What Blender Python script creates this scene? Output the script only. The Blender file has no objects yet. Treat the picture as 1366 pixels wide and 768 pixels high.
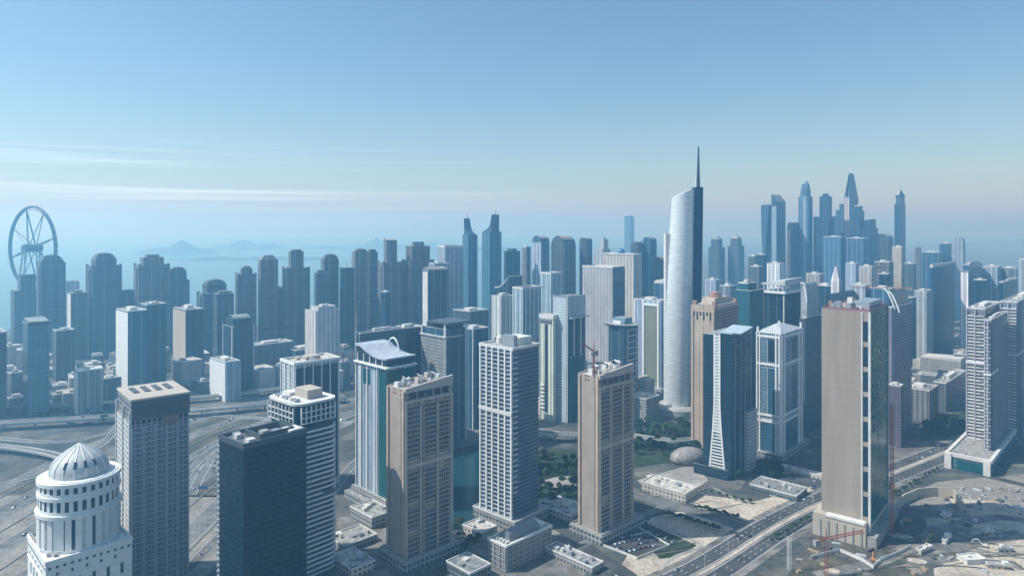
import bpy, bmesh, math, random
from math import radians as R, sin, cos, pi
from mathutils import Vector, Matrix
random.seed(7)
S = bpy.context.scene
COL = S.collection

# ------------------------------------------------------------------ camera
F, H, PX0, PY0 = 911.0, 250.0, 683.0, 305.0       # focal length in photo pixels, camera height, horizon
cd = bpy.data.cameras.new('camera'); cam = bpy.data.objects.new('camera', cd); COL.objects.link(cam)
cam.location = (0, 0, H); cam.rotation_euler = (R(90), 0, 0)
cd.sensor_width = 36; cd.lens = 36 * F / 1366; cd.shift_y = -(384 - PY0) / 1366
cd.clip_start = 1; cd.clip_end = 80000
S.camera = cam

# ------------------------------------------------------------------ sky, sun, exposure
SUN_AZ = R(-95)          # from +Y, negative = towards -X
SUN_EL = R(52)
W = bpy.data.worlds.new("World"); S.world = W; W.use_nodes = True
wt = W.node_tree; wt.nodes.clear()
def WN(t, **k):
    n = wt.nodes.new(t)
    for a, b in k.items(): setattr(n, a, b)
    return n
sky = WN('ShaderNodeTexSky', sky_type='NISHITA', sun_disc=False, sun_elevation=SUN_EL, sun_rotation=SUN_AZ,
         altitude=50, air_density=1.2, dust_density=0.8, ozone_density=1.0)
bg = WN('ShaderNodeBackground'); bg.inputs['Strength'].default_value = 0.09
wo = WN('ShaderNodeOutputWorld')
# thin high cirrus streaks low over the sea
tc = WN('ShaderNodeTexCoord'); mp = WN('ShaderNodeMapping'); mp.inputs['Scale'].default_value = (.8, .8, 46)
nz = WN('ShaderNodeTexNoise'); nz.inputs['Scale'].default_value = 2.2; nz.inputs['Detail'].default_value = 5
rp = WN('ShaderNodeValToRGB'); rp.color_ramp.elements[0].position = .5; rp.color_ramp.elements[1].position = .72
sp = WN('ShaderNodeSeparateXYZ')
r2 = WN('ShaderNodeMapRange', interpolation_type='SMOOTHSTEP')      # fades upward
r2.inputs[1].default_value = .15; r2.inputs[2].default_value = .05
m1 = WN('ShaderNodeMath', operation='MULTIPLY'); m2 = WN('ShaderNodeMath', operation='MULTIPLY'); m2.inputs[1].default_value = .42
mx = WN('ShaderNodeMix', data_type='RGBA'); mx.inputs[7].default_value = (12, 12.6, 13, 1)
L = wt.links.new
L(tc.outputs['Generated'], mp.inputs[0]); L(mp.outputs[0], nz.inputs[0]); L(nz.outputs[0], rp.inputs[0])
L(tc.outputs['Generated'], sp.inputs[0]); L(sp.outputs[2], r2.inputs[0])
L(rp.outputs[0], m1.inputs[0]); L(r2.outputs[0], m1.inputs[1]); L(m1.outputs[0], m2.inputs[0])
r3 = WN('ShaderNodeMapRange', interpolation_type='SMOOTHSTEP'); r3.inputs[1].default_value = .25; r3.inputs[2].default_value = -.5; r3.inputs[3].default_value = .06
m3 = WN('ShaderNodeMath', operation='MULTIPLY')
L(sp.outputs[0], r3.inputs[0]); L(m2.outputs[0], m3.inputs[0]); L(r3.outputs[0], m3.inputs[1]); L(m3.outputs[0], mx.inputs[0]); L(sky.outputs[0], mx.inputs[6]); L(mx.outputs[2], bg.inputs[0]); L(bg.outputs[0], wo.inputs[0])

sd = bpy.data.lights.new('sun', 'SUN'); sun = bpy.data.objects.new('sun', sd); COL.objects.link(sun)
sd.energy = 4.8; sd.angle = R(.5); sd.color = (1, .935, .83)
tosun = Vector((sin(SUN_AZ) * cos(SUN_EL), cos(SUN_AZ) * cos(SUN_EL), sin(SUN_EL)))
sun.rotation_euler = tosun.to_track_quat('Z', 'Y').to_euler()

S.view_settings.view_transform = 'Standard'; S.view_settings.look = 'None'
S.view_settings.gamma = 1; S.view_settings.exposure = 0.36; S.view_settings.use_curve_mapping = False
S.view_settings.use_white_balance = True; S.view_settings.white_balance_temperature = 5550; S.view_settings.white_balance_tint = 3
S.render.engine = 'CYCLES'
S.cycles.use_denoising = True
S.cycles.volume_bounces = 3; S.cycles.max_bounces = 5; S.cycles.diffuse_bounces = 2
S.cycles.glossy_bounces = 2; S.cycles.transmission_bounces = 2
S.cycles.sample_clamp_indirect = 4
HAZE_DENSITY = 0.00031
HAZE_ABSORB = (.87, .92, 1, 1)
HAZE_COLOR = (.33, .66, .98, 1)

# ------------------------------------------------------------------ materials
def newmat(name):
    m = bpy.data.materials.new(name); m.use_nodes = True
    return m, m.node_tree, m.node_tree.nodes['Principled BSDF']
MATS = {}
def plain(name, col, rough=.7, var=.15, scale=.25, metal=0, spec=None, stretch=(1, 1, 1)):
    """one colour with weathering noise"""
    if name in MATS: return MATS[name]
    m, t, b = newmat(name); n = t.nodes; l = t.links.new
    c = n.new('ShaderNodeTexCoord'); mp = n.new('ShaderNodeMapping'); mp.inputs['Scale'].default_value = stretch
    nz = n.new('ShaderNodeTexNoise'); nz.inputs['Scale'].default_value = scale; nz.inputs['Detail'].default_value = 6
    mr = n.new('ShaderNodeMapRange'); mr.inputs[1].default_value = .3; mr.inputs[2].default_value = .7
    mr.inputs[3].default_value = 1 - var; mr.inputs[4].default_value = 1 + var
    h = n.new('ShaderNodeHueSaturation'); h.inputs['Color'].default_value = (*col, 1)
    l(c.outputs['Object'], mp.inputs[0]); l(mp.outputs[0], nz.inputs[0]); l(nz.outputs[0], mr.inputs[0]); l(mr.outputs[0], h.inputs['Value'])
    l(h.outputs[0], b.inputs['Base Color'])
    b.inputs['Roughness'].default_value = rough; b.inputs['Metallic'].default_value = metal
    if spec is not None: b.inputs['Specular IOR Level'].default_value = spec
    MATS[name] = m; return m

def facade(name, wall, glass, fh=3.6, bw=3.4, wz=.55, wu=.65, pier=0, pierw=.12, piercol=None, roof=(.3, .29, .27), grough=.12,
           band=0, bandcol=None, wrough=.65, jitter=.5, strip=0):
    """storeys and window bays on every upright side of a body, roof screed on its top"""
    if name in MATS: return MATS[name]
    m, t, b = newmat(name); n = t.nodes; l = t.links.new
    def M(op, a, c=None):
        k = n.new('ShaderNodeMath'); k.operation = op
        for i, v in ((0, a), (1, c)):
            if v is None: continue
            if isinstance(v, (int, float)): k.inputs[i].default_value = v
            else: l(v, k.inputs[i])
        return k.outputs[0]
    _M = M
    def M(op, a, c=None):
        if op == 'MULTIPLY_ADD_': return _M('ADD', _M('MULTIPLY', a, .6), _M('MULTIPLY', c, .4))
        return _M(op, a, c)
    def MIX(f, a, c):
        k = n.new('ShaderNodeMix'); k.data_type = 'RGBA'
        l(f, k.inputs[0])
        for i, v in ((6, a), (7, c)):
            if isinstance(v, tuple): k.inputs[i].default_value = (*v[:3], 1)
            else: l(v, k.inputs[i])
        return k.outputs[2]
    c = n.new('ShaderNodeTexCoord'); s = n.new('ShaderNodeSeparateXYZ'); l(c.outputs['Object'], s.inputs[0])
    q = n.new('ShaderNodeSeparateXYZ'); l(c.outputs['Normal'], q.inputs[0])
    ax, ay = M('ABSOLUTE', q.outputs[0]), M('ABSOLUTE', q.outputs[1])
    isx = M('GREATER_THAN', ax, ay)
    u = M('ADD', M('MULTIPLY', s.outputs[1], isx), M('MULTIPLY', s.outputs[0], M('SUBTRACT', 1.0, isx)))
    u = M('ADD', u, 500.0)
    z = s.outputs[2]
    uz, uu = M('DIVIDE', z, fh), M('DIVIDE', u, bw)
    win = M('MULTIPLY', M('LESS_THAN', M('FRACT', uz), wz), M('LESS_THAN', M('FRACT', uu), wu))
    if strip:      # blank wall strips between groups of windows
        win = M('MULTIPLY', win, M('GREATER_THAN', M('FRACT', M('DIVIDE', u, strip)), .28))
    cv = n.new('ShaderNodeCombineXYZ'); l(M('FLOOR', uu), cv.inputs[0]); l(M('FLOOR', uz), cv.inputs[1]); l(isx, cv.inputs[2])
    wn = n.new('ShaderNodeTexWhiteNoise'); l(cv.outputs[0], wn.inputs[0])
    cv2 = n.new('ShaderNodeCombineXYZ'); l(M('FLOOR', M('DIVIDE', uu, 3.0)), cv2.inputs[0]); l(M('FLOOR', M('DIVIDE', uz, 5.0)), cv2.inputs[1]); l(isx, cv2.inputs[2])
    wn2 = n.new('ShaderNodeTexWhiteNoise'); l(cv2.outputs[0], wn2.inputs[0])
    gv = n.new('ShaderNodeMapRange'); gv.inputs[3].default_value = 1 - jitter; gv.inputs[4].default_value = 1 + jitter
    l(M('MULTIPLY_ADD_', wn.outputs[0], wn2.outputs[0]), gv.inputs[0])  # single panes vary like blinds; larger blocks put patchy reflections into the colour
    gh = n.new('ShaderNodeHueSaturation'); gh.inputs['Color'].default_value = (*glass, 1); l(gv.outputs[0], gh.inputs['Value'])
    nz = n.new('ShaderNodeTexNoise'); nz.inputs['Scale'].default_value = .09; nz.inputs['Detail'].default_value = 5
    mp = n.new('ShaderNodeMapping'); mp.inputs['Scale'].default_value = (1, 1, .35); l(c.outputs['Object'], mp.inputs[0]); l(mp.outputs[0], nz.inputs[0])
    wv = n.new('ShaderNodeMapRange'); wv.inputs[1].default_value = .3; wv.inputs[2].default_value = .7
    wv.inputs[3].default_value = .82; wv.inputs[4].default_value = 1.15; l(nz.outputs[0], wv.inputs[0])
    wc = (*wall, 1)
    col = None
    if pier:
        pm = M('LESS_THAN', M('FRACT', M('DIVIDE', u, pier)), pierw)
        wcol = MIX(pm, wall, piercol or tuple(min(.85, x * 1.5) for x in wall))
        win = M('MULTIPLY', win, M('SUBTRACT', 1.0, pm))
    else: wcol = None
    if band:
        bm_ = M('LESS_THAN', M('FRACT', M('DIVIDE', z, band * fh)), 1.0 / band)
        wcol = MIX(bm_, wcol if wcol else wall, bandcol or tuple(x * .5 for x in wall))
        win = M('MULTIPLY', win, M('SUBTRACT', 1.0, bm_))
    wh = n.new('ShaderNodeHueSaturation'); l(wv.outputs[0], wh.inputs['Value'])
    if wcol: l(wcol, wh.inputs['Color'])
    else: wh.inputs['Color'].default_value = wc
    top = M('GREATER_THAN', q.outputs[2], .6)
    win = M('MULTIPLY', win, M('LESS_THAN', M('ABSOLUTE', q.outputs[2]), .6))
    rn = n.new('ShaderNodeTexNoise'); rn.inputs['Scale'].default_value = .3; l(c.outputs['Object'], rn.inputs[0])
    rr = n.new('ShaderNodeValToRGB'); rr.color_ramp.elements[0].color = (*[x * .6 for x in roof], 1); rr.color_ramp.elements[1].color = (*[x * 1.3 for x in roof], 1)
    rr.color_ramp.elements[0].position = .35; rr.color_ramp.elements[1].position = .65; l(rn.outputs[0], rr.inputs[0])
    base = MIX(top, MIX(win, wh.outputs[0], gh.outputs[0]), rr.outputs[0])
    oi = n.new('ShaderNodeObjectInfo'); tm = n.new('ShaderNodeMix'); tm.data_type = 'RGBA'; tm.blend_type = 'MULTIPLY'; tm.inputs[0].default_value = 1
    l(base, tm.inputs[6]); l(oi.outputs['Color'], tm.inputs[7]); l(tm.outputs[2], b.inputs['Base Color'])
    rg = n.new('ShaderNodeMapRange'); rg.inputs[3].default_value = wrough; rg.inputs[4].default_value = grough; l(win, rg.inputs[0]); l(rg.outputs[0], b.inputs['Roughness']); b.inputs['Specular IOR Level'].default_value = .36
    # every pane leans a hair out of true, so reflections break up
    gm = n.new('ShaderNodeNewGeometry'); sb = n.new('ShaderNodeVectorMath'); sb.operation = 'SUBTRACT'; sb.inputs[1].default_value = (.5, .5, .5); l(wn.outputs['Color'], sb.inputs[0])
    sc_ = n.new('ShaderNodeVectorMath'); sc_.operation = 'SCALE'; l(sb.outputs[0], sc_.inputs[0]); l(M('MULTIPLY', win, .09), sc_.inputs['Scale'])
    ad = n.new('ShaderNodeVectorMath'); ad.operation = 'ADD'; l(gm.outputs['Normal'], ad.inputs[0]); l(sc_.outputs[0], ad.inputs[1])
    nm = n.new('ShaderNodeVectorMath'); nm.operation = 'NORMALIZE'; l(ad.outputs[0], nm.inputs[0]); l(nm.outputs[0], b.inputs['Normal'])
    MATS[name] = m; return m

def glassmat(name, col, fh=3.6, bw=1.6, line=(.2, .22, .24), lw=.14, lz=.2, jitter=.35, rough=.1):
    return facade(name, line, col, fh=fh, bw=bw, wz=1 - lz, wu=1 - lw, jitter=jitter, grough=rough, wrough=.4)

def ground_mat(name, cols, scale, scale2, rough=.9, bump=0):
    m, t, b = newmat(name); n = t.nodes; l = t.links.new
    c = n.new('ShaderNodeTexCoord')
    a = n.new('ShaderNodeTexNoise'); a.inputs['Scale'].default_value = scale; a.inputs['Detail'].default_value = 8; a.inputs['Roughness'].default_value = .62
    v = n.new('ShaderNodeTexNoise'); v.inputs['Scale'].default_value = scale2; v.inputs['Detail'].default_value = 4
    l(c.outputs['Object'], a.inputs[0]); l(c.outputs['Object'], v.inputs[0])
    r = n.new('ShaderNodeValToRGB'); e = r.color_ramp.elements
    while len(e) < len(cols): e.new(.5)
    for i, k in enumerate(cols):
        e[i].position = .3 + .4 * i / (len(cols) - 1); e[i].color = (*k, 1)
    l(a.outputs[0], r.inputs[0])
    mr = n.new('ShaderNodeMapRange'); mr.inputs[1].default_value = .3; mr.inputs[2].default_value = .7; mr.inputs[3].default_value = .7; mr.inputs[4].default_value = 1.25
    l(v.outputs[0], mr.inputs[0])
    h = n.new('ShaderNodeHueSaturation'); l(r.outputs[0], h.inputs['Color']); l(mr.outputs[0], h.inputs['Value'])
    l(h.outputs[0], b.inputs['Base Color']); b.inputs['Roughness'].default_value = rough; b.inputs['Specular IOR Level'].default_value = .2
    MATS[name] = m; return m

white = plain('white_paint', (.74, .74, .72), .5, .08)
offw = plain('off_white_render', (.6, .58, .55), .7, .14, .12)
beige = plain('beige_stone', (.44, .38, .31), .75, .1, .05, stretch=(1, 1, .25))
tan = plain('tan_stone', (.42, .33, .25), .8, .18, .15)
brown = plain('brown_cladding', (.33, .28, .24), .75, .14, .1)
brownlt = plain('light_brown_cladding', (.46, .4, .35), .75, .12, .1)
redbr = plain('red_brown_cladding', (.3, .17, .13), .8, .2, .2)
conc = plain('concrete', (.33, .32, .30), .85, .18, .2)
darkc = plain('dark_panel', (.07, .08, .09), .5, .2, .3)
steel = plain('grey_steel', (.35, .37, .4), .4, .12, .5, metal=.4)
redst = plain('red_painted_steel', (.36, .09, .06), .6, .2, .5)
orange = plain('orange_painted_steel', (.5, .22, .08), .6, .2, .5)
roofm = plain('roof_screed', (.34, .32, .3), .9, .3, .3)
glassd = glassmat('navy_glass', (.012, .03, .05), lz=.12, lw=.1, line=(.03, .05, .07))
glasst = glassmat('teal_glass', (.01, .075, .08), lz=.1, lw=.1, line=(.02, .09, .1))
glassb = glassmat('blue_glass', (.02, .075, .13), lz=.16, lw=.12, line=(.1, .14, .18))
glassp = glassmat('pale_glass', (.09, .17, .24), lz=.2, lw=.15, line=(.25, .29, .33))
glassg = glassmat('green_glass', (.008, .085, .065), lz=.12, lw=.08, line=(.015, .07, .06), jitter=.35)
glassg.node_tree.nodes['Principled BSDF'].inputs['Specular IOR Level'].default_value = .18
water = None

# ------------------------------------------------------------------ mesh helper
class MB:
    def __init__(s): s.v = []; s.f = []
    def quad(s, *p):
        i = len(s.v); s.v += [tuple(x) for x in p]; s.f.append(tuple(range(i, i + len(p)))); return s
    def box(s, x0, x1, y0, y1, z0, z1):
        i = len(s.v)
        s.v += [(x0, y0, z0), (x1, y0, z0), (x1, y1, z0), (x0, y1, z0), (x0, y0, z1), (x1, y0, z1), (x1, y1, z1), (x0, y1, z1)]
        s.f += [tuple(i + k for k in q) for q in ((3, 2, 1, 0), (4, 5, 6, 7), (0, 1, 5, 4), (1, 2, 6, 5), (2, 3, 7, 6), (3, 0, 4, 7))]
        return s
    def hexa(s, b, t):
        i = len(s.v); s.v += [tuple(x) for x in b] + [tuple(x) for x in t]; k = len(b)
        s.f.append(tuple(i + j for j in reversed(range(k)))); s.f.append(tuple(i + k + j for j in range(k)))
        for j in range(k):
            q = (j + 1) % k; s.f.append((i + j, i + q, i + k + q, i + k + j))
        return s
    def prism(s, poly, z0, z1, sc=1.0):
        cx = sum(p[0] for p in poly) / len(poly); cy = sum(p[1] for p in poly) / len(poly)
        return s.hexa([(x, y, z0) for x, y in poly], [(cx + (x - cx) * sc, cy + (y - cy) * sc, z1) for x, y in poly])
    def prof_x(s, prof, y0, y1):     # profile in (x,z), extruded along y
        return s.hexa([(x, y0, z) for x, z in prof][::-1], [(x, y1, z) for x, z in prof][::-1])
    def prof_y(s, prof, x0, x1):     # profile in (y,z), extruded along x
        return s.hexa([(x0, y, z) for y, z in prof], [(x1, y, z) for y, z in prof])
    def lathe(s, prof, cx=0, cy=0, n=24, sx=1, sy=1):
        i = len(s.v); m = len(prof)
        for r, z in prof:
            for k in range(n):
                a = 2 * pi * k / n; s.v.append((cx + r * cos(a) * sx, cy + r * sin(a) * sy, z))
        for j in range(m - 1):
            for k in range(n):
                q = (k + 1) % n
                s.f.append((i + j * n + k, i + j * n + q, i + (j + 1) * n + q, i + (j + 1) * n + k))
        s.f.append(tuple(i + k for k in reversed(range(n)))); s.f.append(tuple(i + (m - 1) * n + k for k in range(n)))
        return s
    def tube(s, p, q, r, r2=None, n=6):
        p, q = Vector(p), Vector(q); r2 = r if r2 is None else r2
        d = (q - p).normalized(); a = d.orthogonal().normalized(); b = d.cross(a)
        A = [p + (a * cos(2 * pi * k / n) + b * sin(2 * pi * k / n)) * r for k in range(n)]
        B = [q + (a * cos(2 * pi * k / n) + b * sin(2 * pi * k / n)) * r2 for k in range(n)]
        return s.hexa(A, B)
    def sweep(s, pts, r, n=6, closed=False, up=Vector((0, 0, 1))):
        i = len(s.v); m = len(pts); pts = [Vector(p) for p in pts]
        for k in range(m):
            d = (pts[(k + 1) % m] - pts[k - 1]) if closed else (pts[min(k + 1, m - 1)] - pts[max(k - 1, 0)])
            d.normalize(); a = d.cross(up)
            if a.length < .05: a = d.orthogonal()
            a.normalize(); b = d.cross(a)
            for j in range(n):
                t = 2 * pi * j / n; s.v.append(tuple(pts[k] + a * cos(t) * r + b * sin(t) * r))
        for k in range(m if closed else m - 1):
            q = (k + 1) % m
            for j in range(n):
                h = (j + 1) % n; s.f.append((i + k * n + j, i + k * n + h, i + q * n + h, i + q * n + j))
        return s
    def build(s, name, mat, parent=None, smooth=False, loc=None):
        me = bpy.data.meshes.new(name); me.from_pydata(s.v, [], s.f); me.update()
        bm = bmesh.new(); bm.from_mesh(me); bmesh.ops.recalc_face_normals(bm, faces=bm.faces); bm.to_mesh(me); bm.free()
        if smooth:
            for p in me.polygons: p.use_smooth = True
            try: me.set_sharp_from_angle(angle=R(40))
            except Exception: pass
        me.materials.append(mat); o = bpy.data.objects.new(name, me); COL.objects.link(o)
        if parent: o.parent = parent
        if loc: o.location = loc
        return o
def tag(o, label=None, cat=None, group=None, kind=None):
    for k, v in (('label', label), ('category', cat), ('group', group), ('kind', kind)):
        if v: o[k] = v
    return o
def empty(name, loc, rz=0, label=None, cat=None, group=None):
    o = bpy.data.objects.new(name, None); COL.objects.link(o); o.location = loc; o.rotation_euler = (0, 0, rz)
    o.empty_display_size = 1
    return tag(o, label, cat, group)
def copy_tree(o, parent=None):
    c = o.copy(); COL.objects.link(c); c.parent = parent
    for ch in list(o.children): copy_tree(ch, c)
    return c
def G(px, py):                     # a photo pixel on level ground -> metres
    D = H * F / (py - PY0); return ((px - PX0) * D / F, D)
def ZT(py, D): return H - (py - PY0) * D / F
FOOT = []                          # footprints already taken (x, y, radius)

def frame(L, Rr, top, D, a=45, C=None, ratio=1.0):
    """footprint of a block whose left edge, near corner and right edge sit on given sight lines"""
    a = R(a); xL, xR = (L - PX0) / F, (Rr - PX0) / F
    def wd(c):
        xc = (c - PX0) / F
        return D * (xc - xL) / (cos(a) + xL * sin(a)), D * (xR - xc) / (sin(a) - xR * cos(a))
    if C is None:
        lo, hi = L + .01, Rr - .01
        for _ in range(50):
            c = (lo + hi) / 2; w, d = wd(c)
            if w < ratio * d: lo = c
            else: hi = c
        C = c
    w, d = wd(C); xc = (C - PX0) / F * D
    u = Vector((-cos(a), sin(a))); v = Vector((sin(a), cos(a)))
    ctr = Vector((xc, D)) + u * w / 2 + v * d / 2
    FOOT.append((ctr.x, ctr.y, math.hypot(w, d) / 2))
    return (ctr.x, ctr.y, 0), -a, w, d, ZT(top, D)

# ------------------------------------------------------------------ setting: ground, sea, islands
ground = ground_mat('desert_and_city_ground', [(.025, .035, .03), (.06, .065, .06), (.12, .115, .1), (.24, .21, .18)], .016, .16)
m = MB(); m.quad((-24000, -600, 0), (24000, -600, 0), (24000, 24000, 0), (-24000, 24000, 0))
tag(m.build('ground', ground), kind='structure')
def water_mat(name, col, bump=.3, sc=.05, rough=.08):
    mt, t, b = newmat(name); n = t.nodes; l = t.links.new
    b.inputs['Base Color'].default_value = (*col, 1); b.inputs['Roughness'].default_value = rough
    c = n.new('ShaderNodeTexCoord'); z = n.new('ShaderNodeTexNoise'); z.inputs['Scale'].default_value = sc; z.inputs['Detail'].default_value = 6
    bp = n.new('ShaderNodeBump'); bp.inputs['Strength'].default_value = bump; bp.inputs['Distance'].default_value = 1
    l(c.outputs['Object'], z.inputs[0]); l(z.outputs[0], bp.inputs['Height']); l(bp.outputs[0], b.inputs['Normal'])
    return mt
sea = MB(); sea.quad(*[(x, y, .6) for x, y in ((-24000, 1450), (-2500, 1520), (-1500, 1640), (-900, 1720), (-300, 1800), (150, 2100), (420, 2700), (650, 4200), (1500, 9000), (3600, 23900), (-24000, 23900))])
tag(sea.build('sea', water_mat('sea_water', (.02, .1, .13), .25, .03, .2)), kind='structure')
sandm = ground_mat('pale_sand', [(.26, .22, .18), (.42, .36, .29), (.5, .44, .36)], .05, .35)
lotm = ground_mat('grey_lot', [(.06, .06, .06), (.16, .15, .135), (.3, .265, .225)], .06, .5)
rsand = ground_mat('roadside_sand', [(.16, .145, .125), (.23, .21, .18), (.3, .27, .225)], .05, .3)
asph = ground_mat('asphalt', [(.05, .05, .052), (.065, .065, .068), (.085, .083, .08)], .08, .02)
asphl = ground_mat('worn_asphalt', [(.09, .09, .09), (.14, .136, .13), (.2, .19, .175)], .06, .02)
pave = ground_mat('paving', [(.22, .2, .19), (.3, .28, .26), (.36, .33, .3)], .15, .02)
grassm = ground_mat('lawn_grass', [(.012, .026, .012), (.025, .042, .02), (.05, .06, .035)], .09, .03)
scrub = ground_mat('dark_earth', [(.04, .05, .035), (.08, .075, .055), (.15, .13, .1)], .04, .3)
def island(label, L_, R_, top, D, depth, seed, rough=.35, ex=.7):
    rnd = random.Random(seed); mb = MB(); n = 26; x0, x1 = (L_ - PX0) / F * D, (R_ - PX0) / F * D
    hh = ZT(top, D)
    rows = []
    for j in range(7):
        t = j / 6; row = []
        for i in range(n + 1):
            s = i / n; env = (max(0, sin(pi * s)) ** ex) * sin(pi * t) ** .8
            bump = 1.0 if rough == 0 else .7 + .3 * sin(s * 5 + seed) * cos(s * 3 + t * 2 + seed) + rnd.uniform(-.1, .1) * rough * 2
            row.append((x0 + (x1 - x0) * s, D + depth * (t - .5) * (.5 + .5 * sin(pi * s)), .2 + max(0, hh * env * bump * (.75 + .25 * sin(s * 19 + seed * 3)))))
        rows.append(row)
    i0 = 0; mb.v = [p for r in rows for p in r]
    for j in range(6):
        for i in range(n):
            a = j * (n + 1) + i; mb.f.append((a, a + 1, a + n + 2, a + n + 1))
    o = mb.build('island_hill', scrub, smooth=True); return tag(o, kind='structure')
island('', 176, 292, 318, 7000, 420, 1, .5); island('', 280, 385, 317, 8600, 700, 2, .4); island('', 225, 440, 339, 5600, 620, 3, .2)
island('', 395, 640, 320, 8600, 600, 4, .2); island('', 486, 524, 316, 9300, 500, 0, .0, .6); island('', 560, 860, 324, 8000, 900, 9, .3)
hm = MB()
for x0, x1, y, h, s in ((3600, 14000, 9500, 150, 3),):
    n = 40
    for i in range(n + 1):
        t = i / n; z = h * (sin(pi * min(1, t * 2.2)) if t < .22 else 1) * (.55 + .25 * sin(t * 9 + s) + .2 * sin(t * 23)); X = x0 + (x1 - x0) * t
        hm.v += [(X, y - 700, -1), (X, y, max(2, z)), (X, y + 900, -1)]
    for i in range(n):
        a = i * 3; hm.f += [(a, a + 3, a + 4, a + 1), (a + 1, a + 4, a + 5, a + 2)]
tag(hm.build('hills', scrub, smooth=True), kind='structure')

# ------------------------------------------------------------------ roads and lots
def strip(name, pts, width, mat, z, kind='structure', world=False):
    """a band of even width along a polyline on the ground"""
    P = [Vector(p) if world else Vector(G(*p)) for p in pts]
    Q = []
    for i in range(len(P) - 1):          # smooth with Catmull-Rom
        p0, p1, p2, p3 = P[max(i - 1, 0)], P[i], P[i + 1], P[min(i + 2, len(P) - 1)]
        for k in range(8):
            t = k / 8; Q.append(.5 * ((2 * p1) + (p2 - p0) * t + (2 * p0 - 5 * p1 + 4 * p2 - p3) * t * t + (3 * p1 - p0 - 3 * p2 + p3) * t ** 3))
    Q.append(P[-1]); mb = MB(); n = len(Q)
    for i, q in enumerate(Q):
        d = (Q[min(i + 1, n - 1)] - Q[max(i - 1, 0)]).normalized(); e = Vector((d.y, -d.x)) * width / 2
        mb.v += [(q.x - e.x, q.y - e.y, z), (q.x + e.x, q.y + e.y, z)]
    for i in range(n - 1): mb.f.append((2 * i, 2 * i + 1, 2 * i + 3, 2 * i + 2))
    o = mb.build(name, mat); tag(o, kind=kind); return Q
def lot(name, pts, mat, z, px=True):
    mb = MB(); mb.quad(*[(*(G(*p) if px else p), z) for p in pts]); return tag(mb.build(name, mat), kind='structure')
def wall_line(Q, off, h, th, mb, z0=0.0, step=1):
    P = []
    n = len(Q)
    for i in range(0, n, step):
        d = (Q[min(i + 1, n - 1)] - Q[max(i - 1, 0)]).normalized(); e = Vector((d.y, -d.x))
        P.append((Q[i] + e * (off - th / 2), Q[i] + e * (off + th / 2)))
    k = len(mb.v)
    for a, b in P: mb.v += [(a.x, a.y, z0), (b.x, b.y, z0), (b.x, b.y, z0 + h), (a.x, a.y, z0 + h)]
    for i in range(len(P) - 1):
        for j in range(4):
            q = (j + 1) % 4; mb.f.append((k + i * 4 + j, k + i * 4 + q, k + i * 4 + 4 + q, k + i * 4 + 4 + j))
    mb.f.append((k + 3, k + 2, k + 1, k)); e = k + 4 * (len(P) - 1); mb.f.append((e, e + 1, e + 2, e + 3))

# lots
lot('sand_lot', [(868, 690), (935, 676), (1030, 712), (960, 745), (905, 770), (800, 800)], sandm, .05)
lot('sand_lot', [(868, 652), (1008, 668), (1085, 648), (1090, 672), (1012, 700), (925, 672)], sandm, .06)
lot('sand_lot', [(1235, 690), (1290, 690), (1366, 690), (1500, 690), (1500, 790), (1250, 790)], sandm, .05)
lot('sand_lot', [(1210, 730), (1240, 700), (1300, 705), (1275, 735), (1230, 745)], lotm, .09)
lot('dark_lot', [(1090, 715), (1200, 690), (1248, 700), (1225, 760), (1120, 800), (1040, 780)], scrub, .04)
lot('grey_lot', [(1250, 642), (1500, 620), (1500, 690), (1280, 686), (1190, 672)], rsand, .04)
lot('sand_lot', [(1262, 664), (1330, 668), (1400, 690), (1300, 690)], sandm, .07)
lot('plaza_paving', [(640, 700), (740, 700), (800, 735), (760, 800), (600, 800), (600, 760)], lotm, .04)
lot('lawn', [(845, 708), (862, 697), (930, 727), (905, 742), (880, 745)], grassm, .12)
lot('park_lawn', [(700, 600), (775, 600), (775, 690), (720, 690), (700, 660)], grassm, .03)
lot('park_lawn', [(838, 575), (930, 575), (930, 612), (838, 625)], grassm, .03)
lot('park_lawn', [(1235, 555), (1300, 548), (1300, 575), (1225, 590)], grassm, .03)
lot('dark_lot', [(450, 690), (520, 680), (520, 790), (445, 790)], lotm, .04)
lot('dark_lot', [(995, 640), (1095, 620), (1095, 655), (1020, 668), (985, 655)], asph, .05)
lot('paving', [(850, 640), (925, 618), (945, 640), (905, 668), (870, 660)], pave, .09)
lk = MB(); lk.quad(*[(*G(*p), .1) for p in ((585, 705), (600, 610), (640, 596), (648, 640), (645, 700), (628, 708))])
tag(lk.build('lake', water_mat('lake_water', (.012, .042, .05), .12, .5, .05)), kind='structure')
lk = MB(); lk.quad(*[(*G(*p), .1) for p in ((838, 556), (885, 552), (885, 568), (838, 576))])
tag(lk.build('lake', bpy.data.materials['lake_water']), kind='structure')
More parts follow.
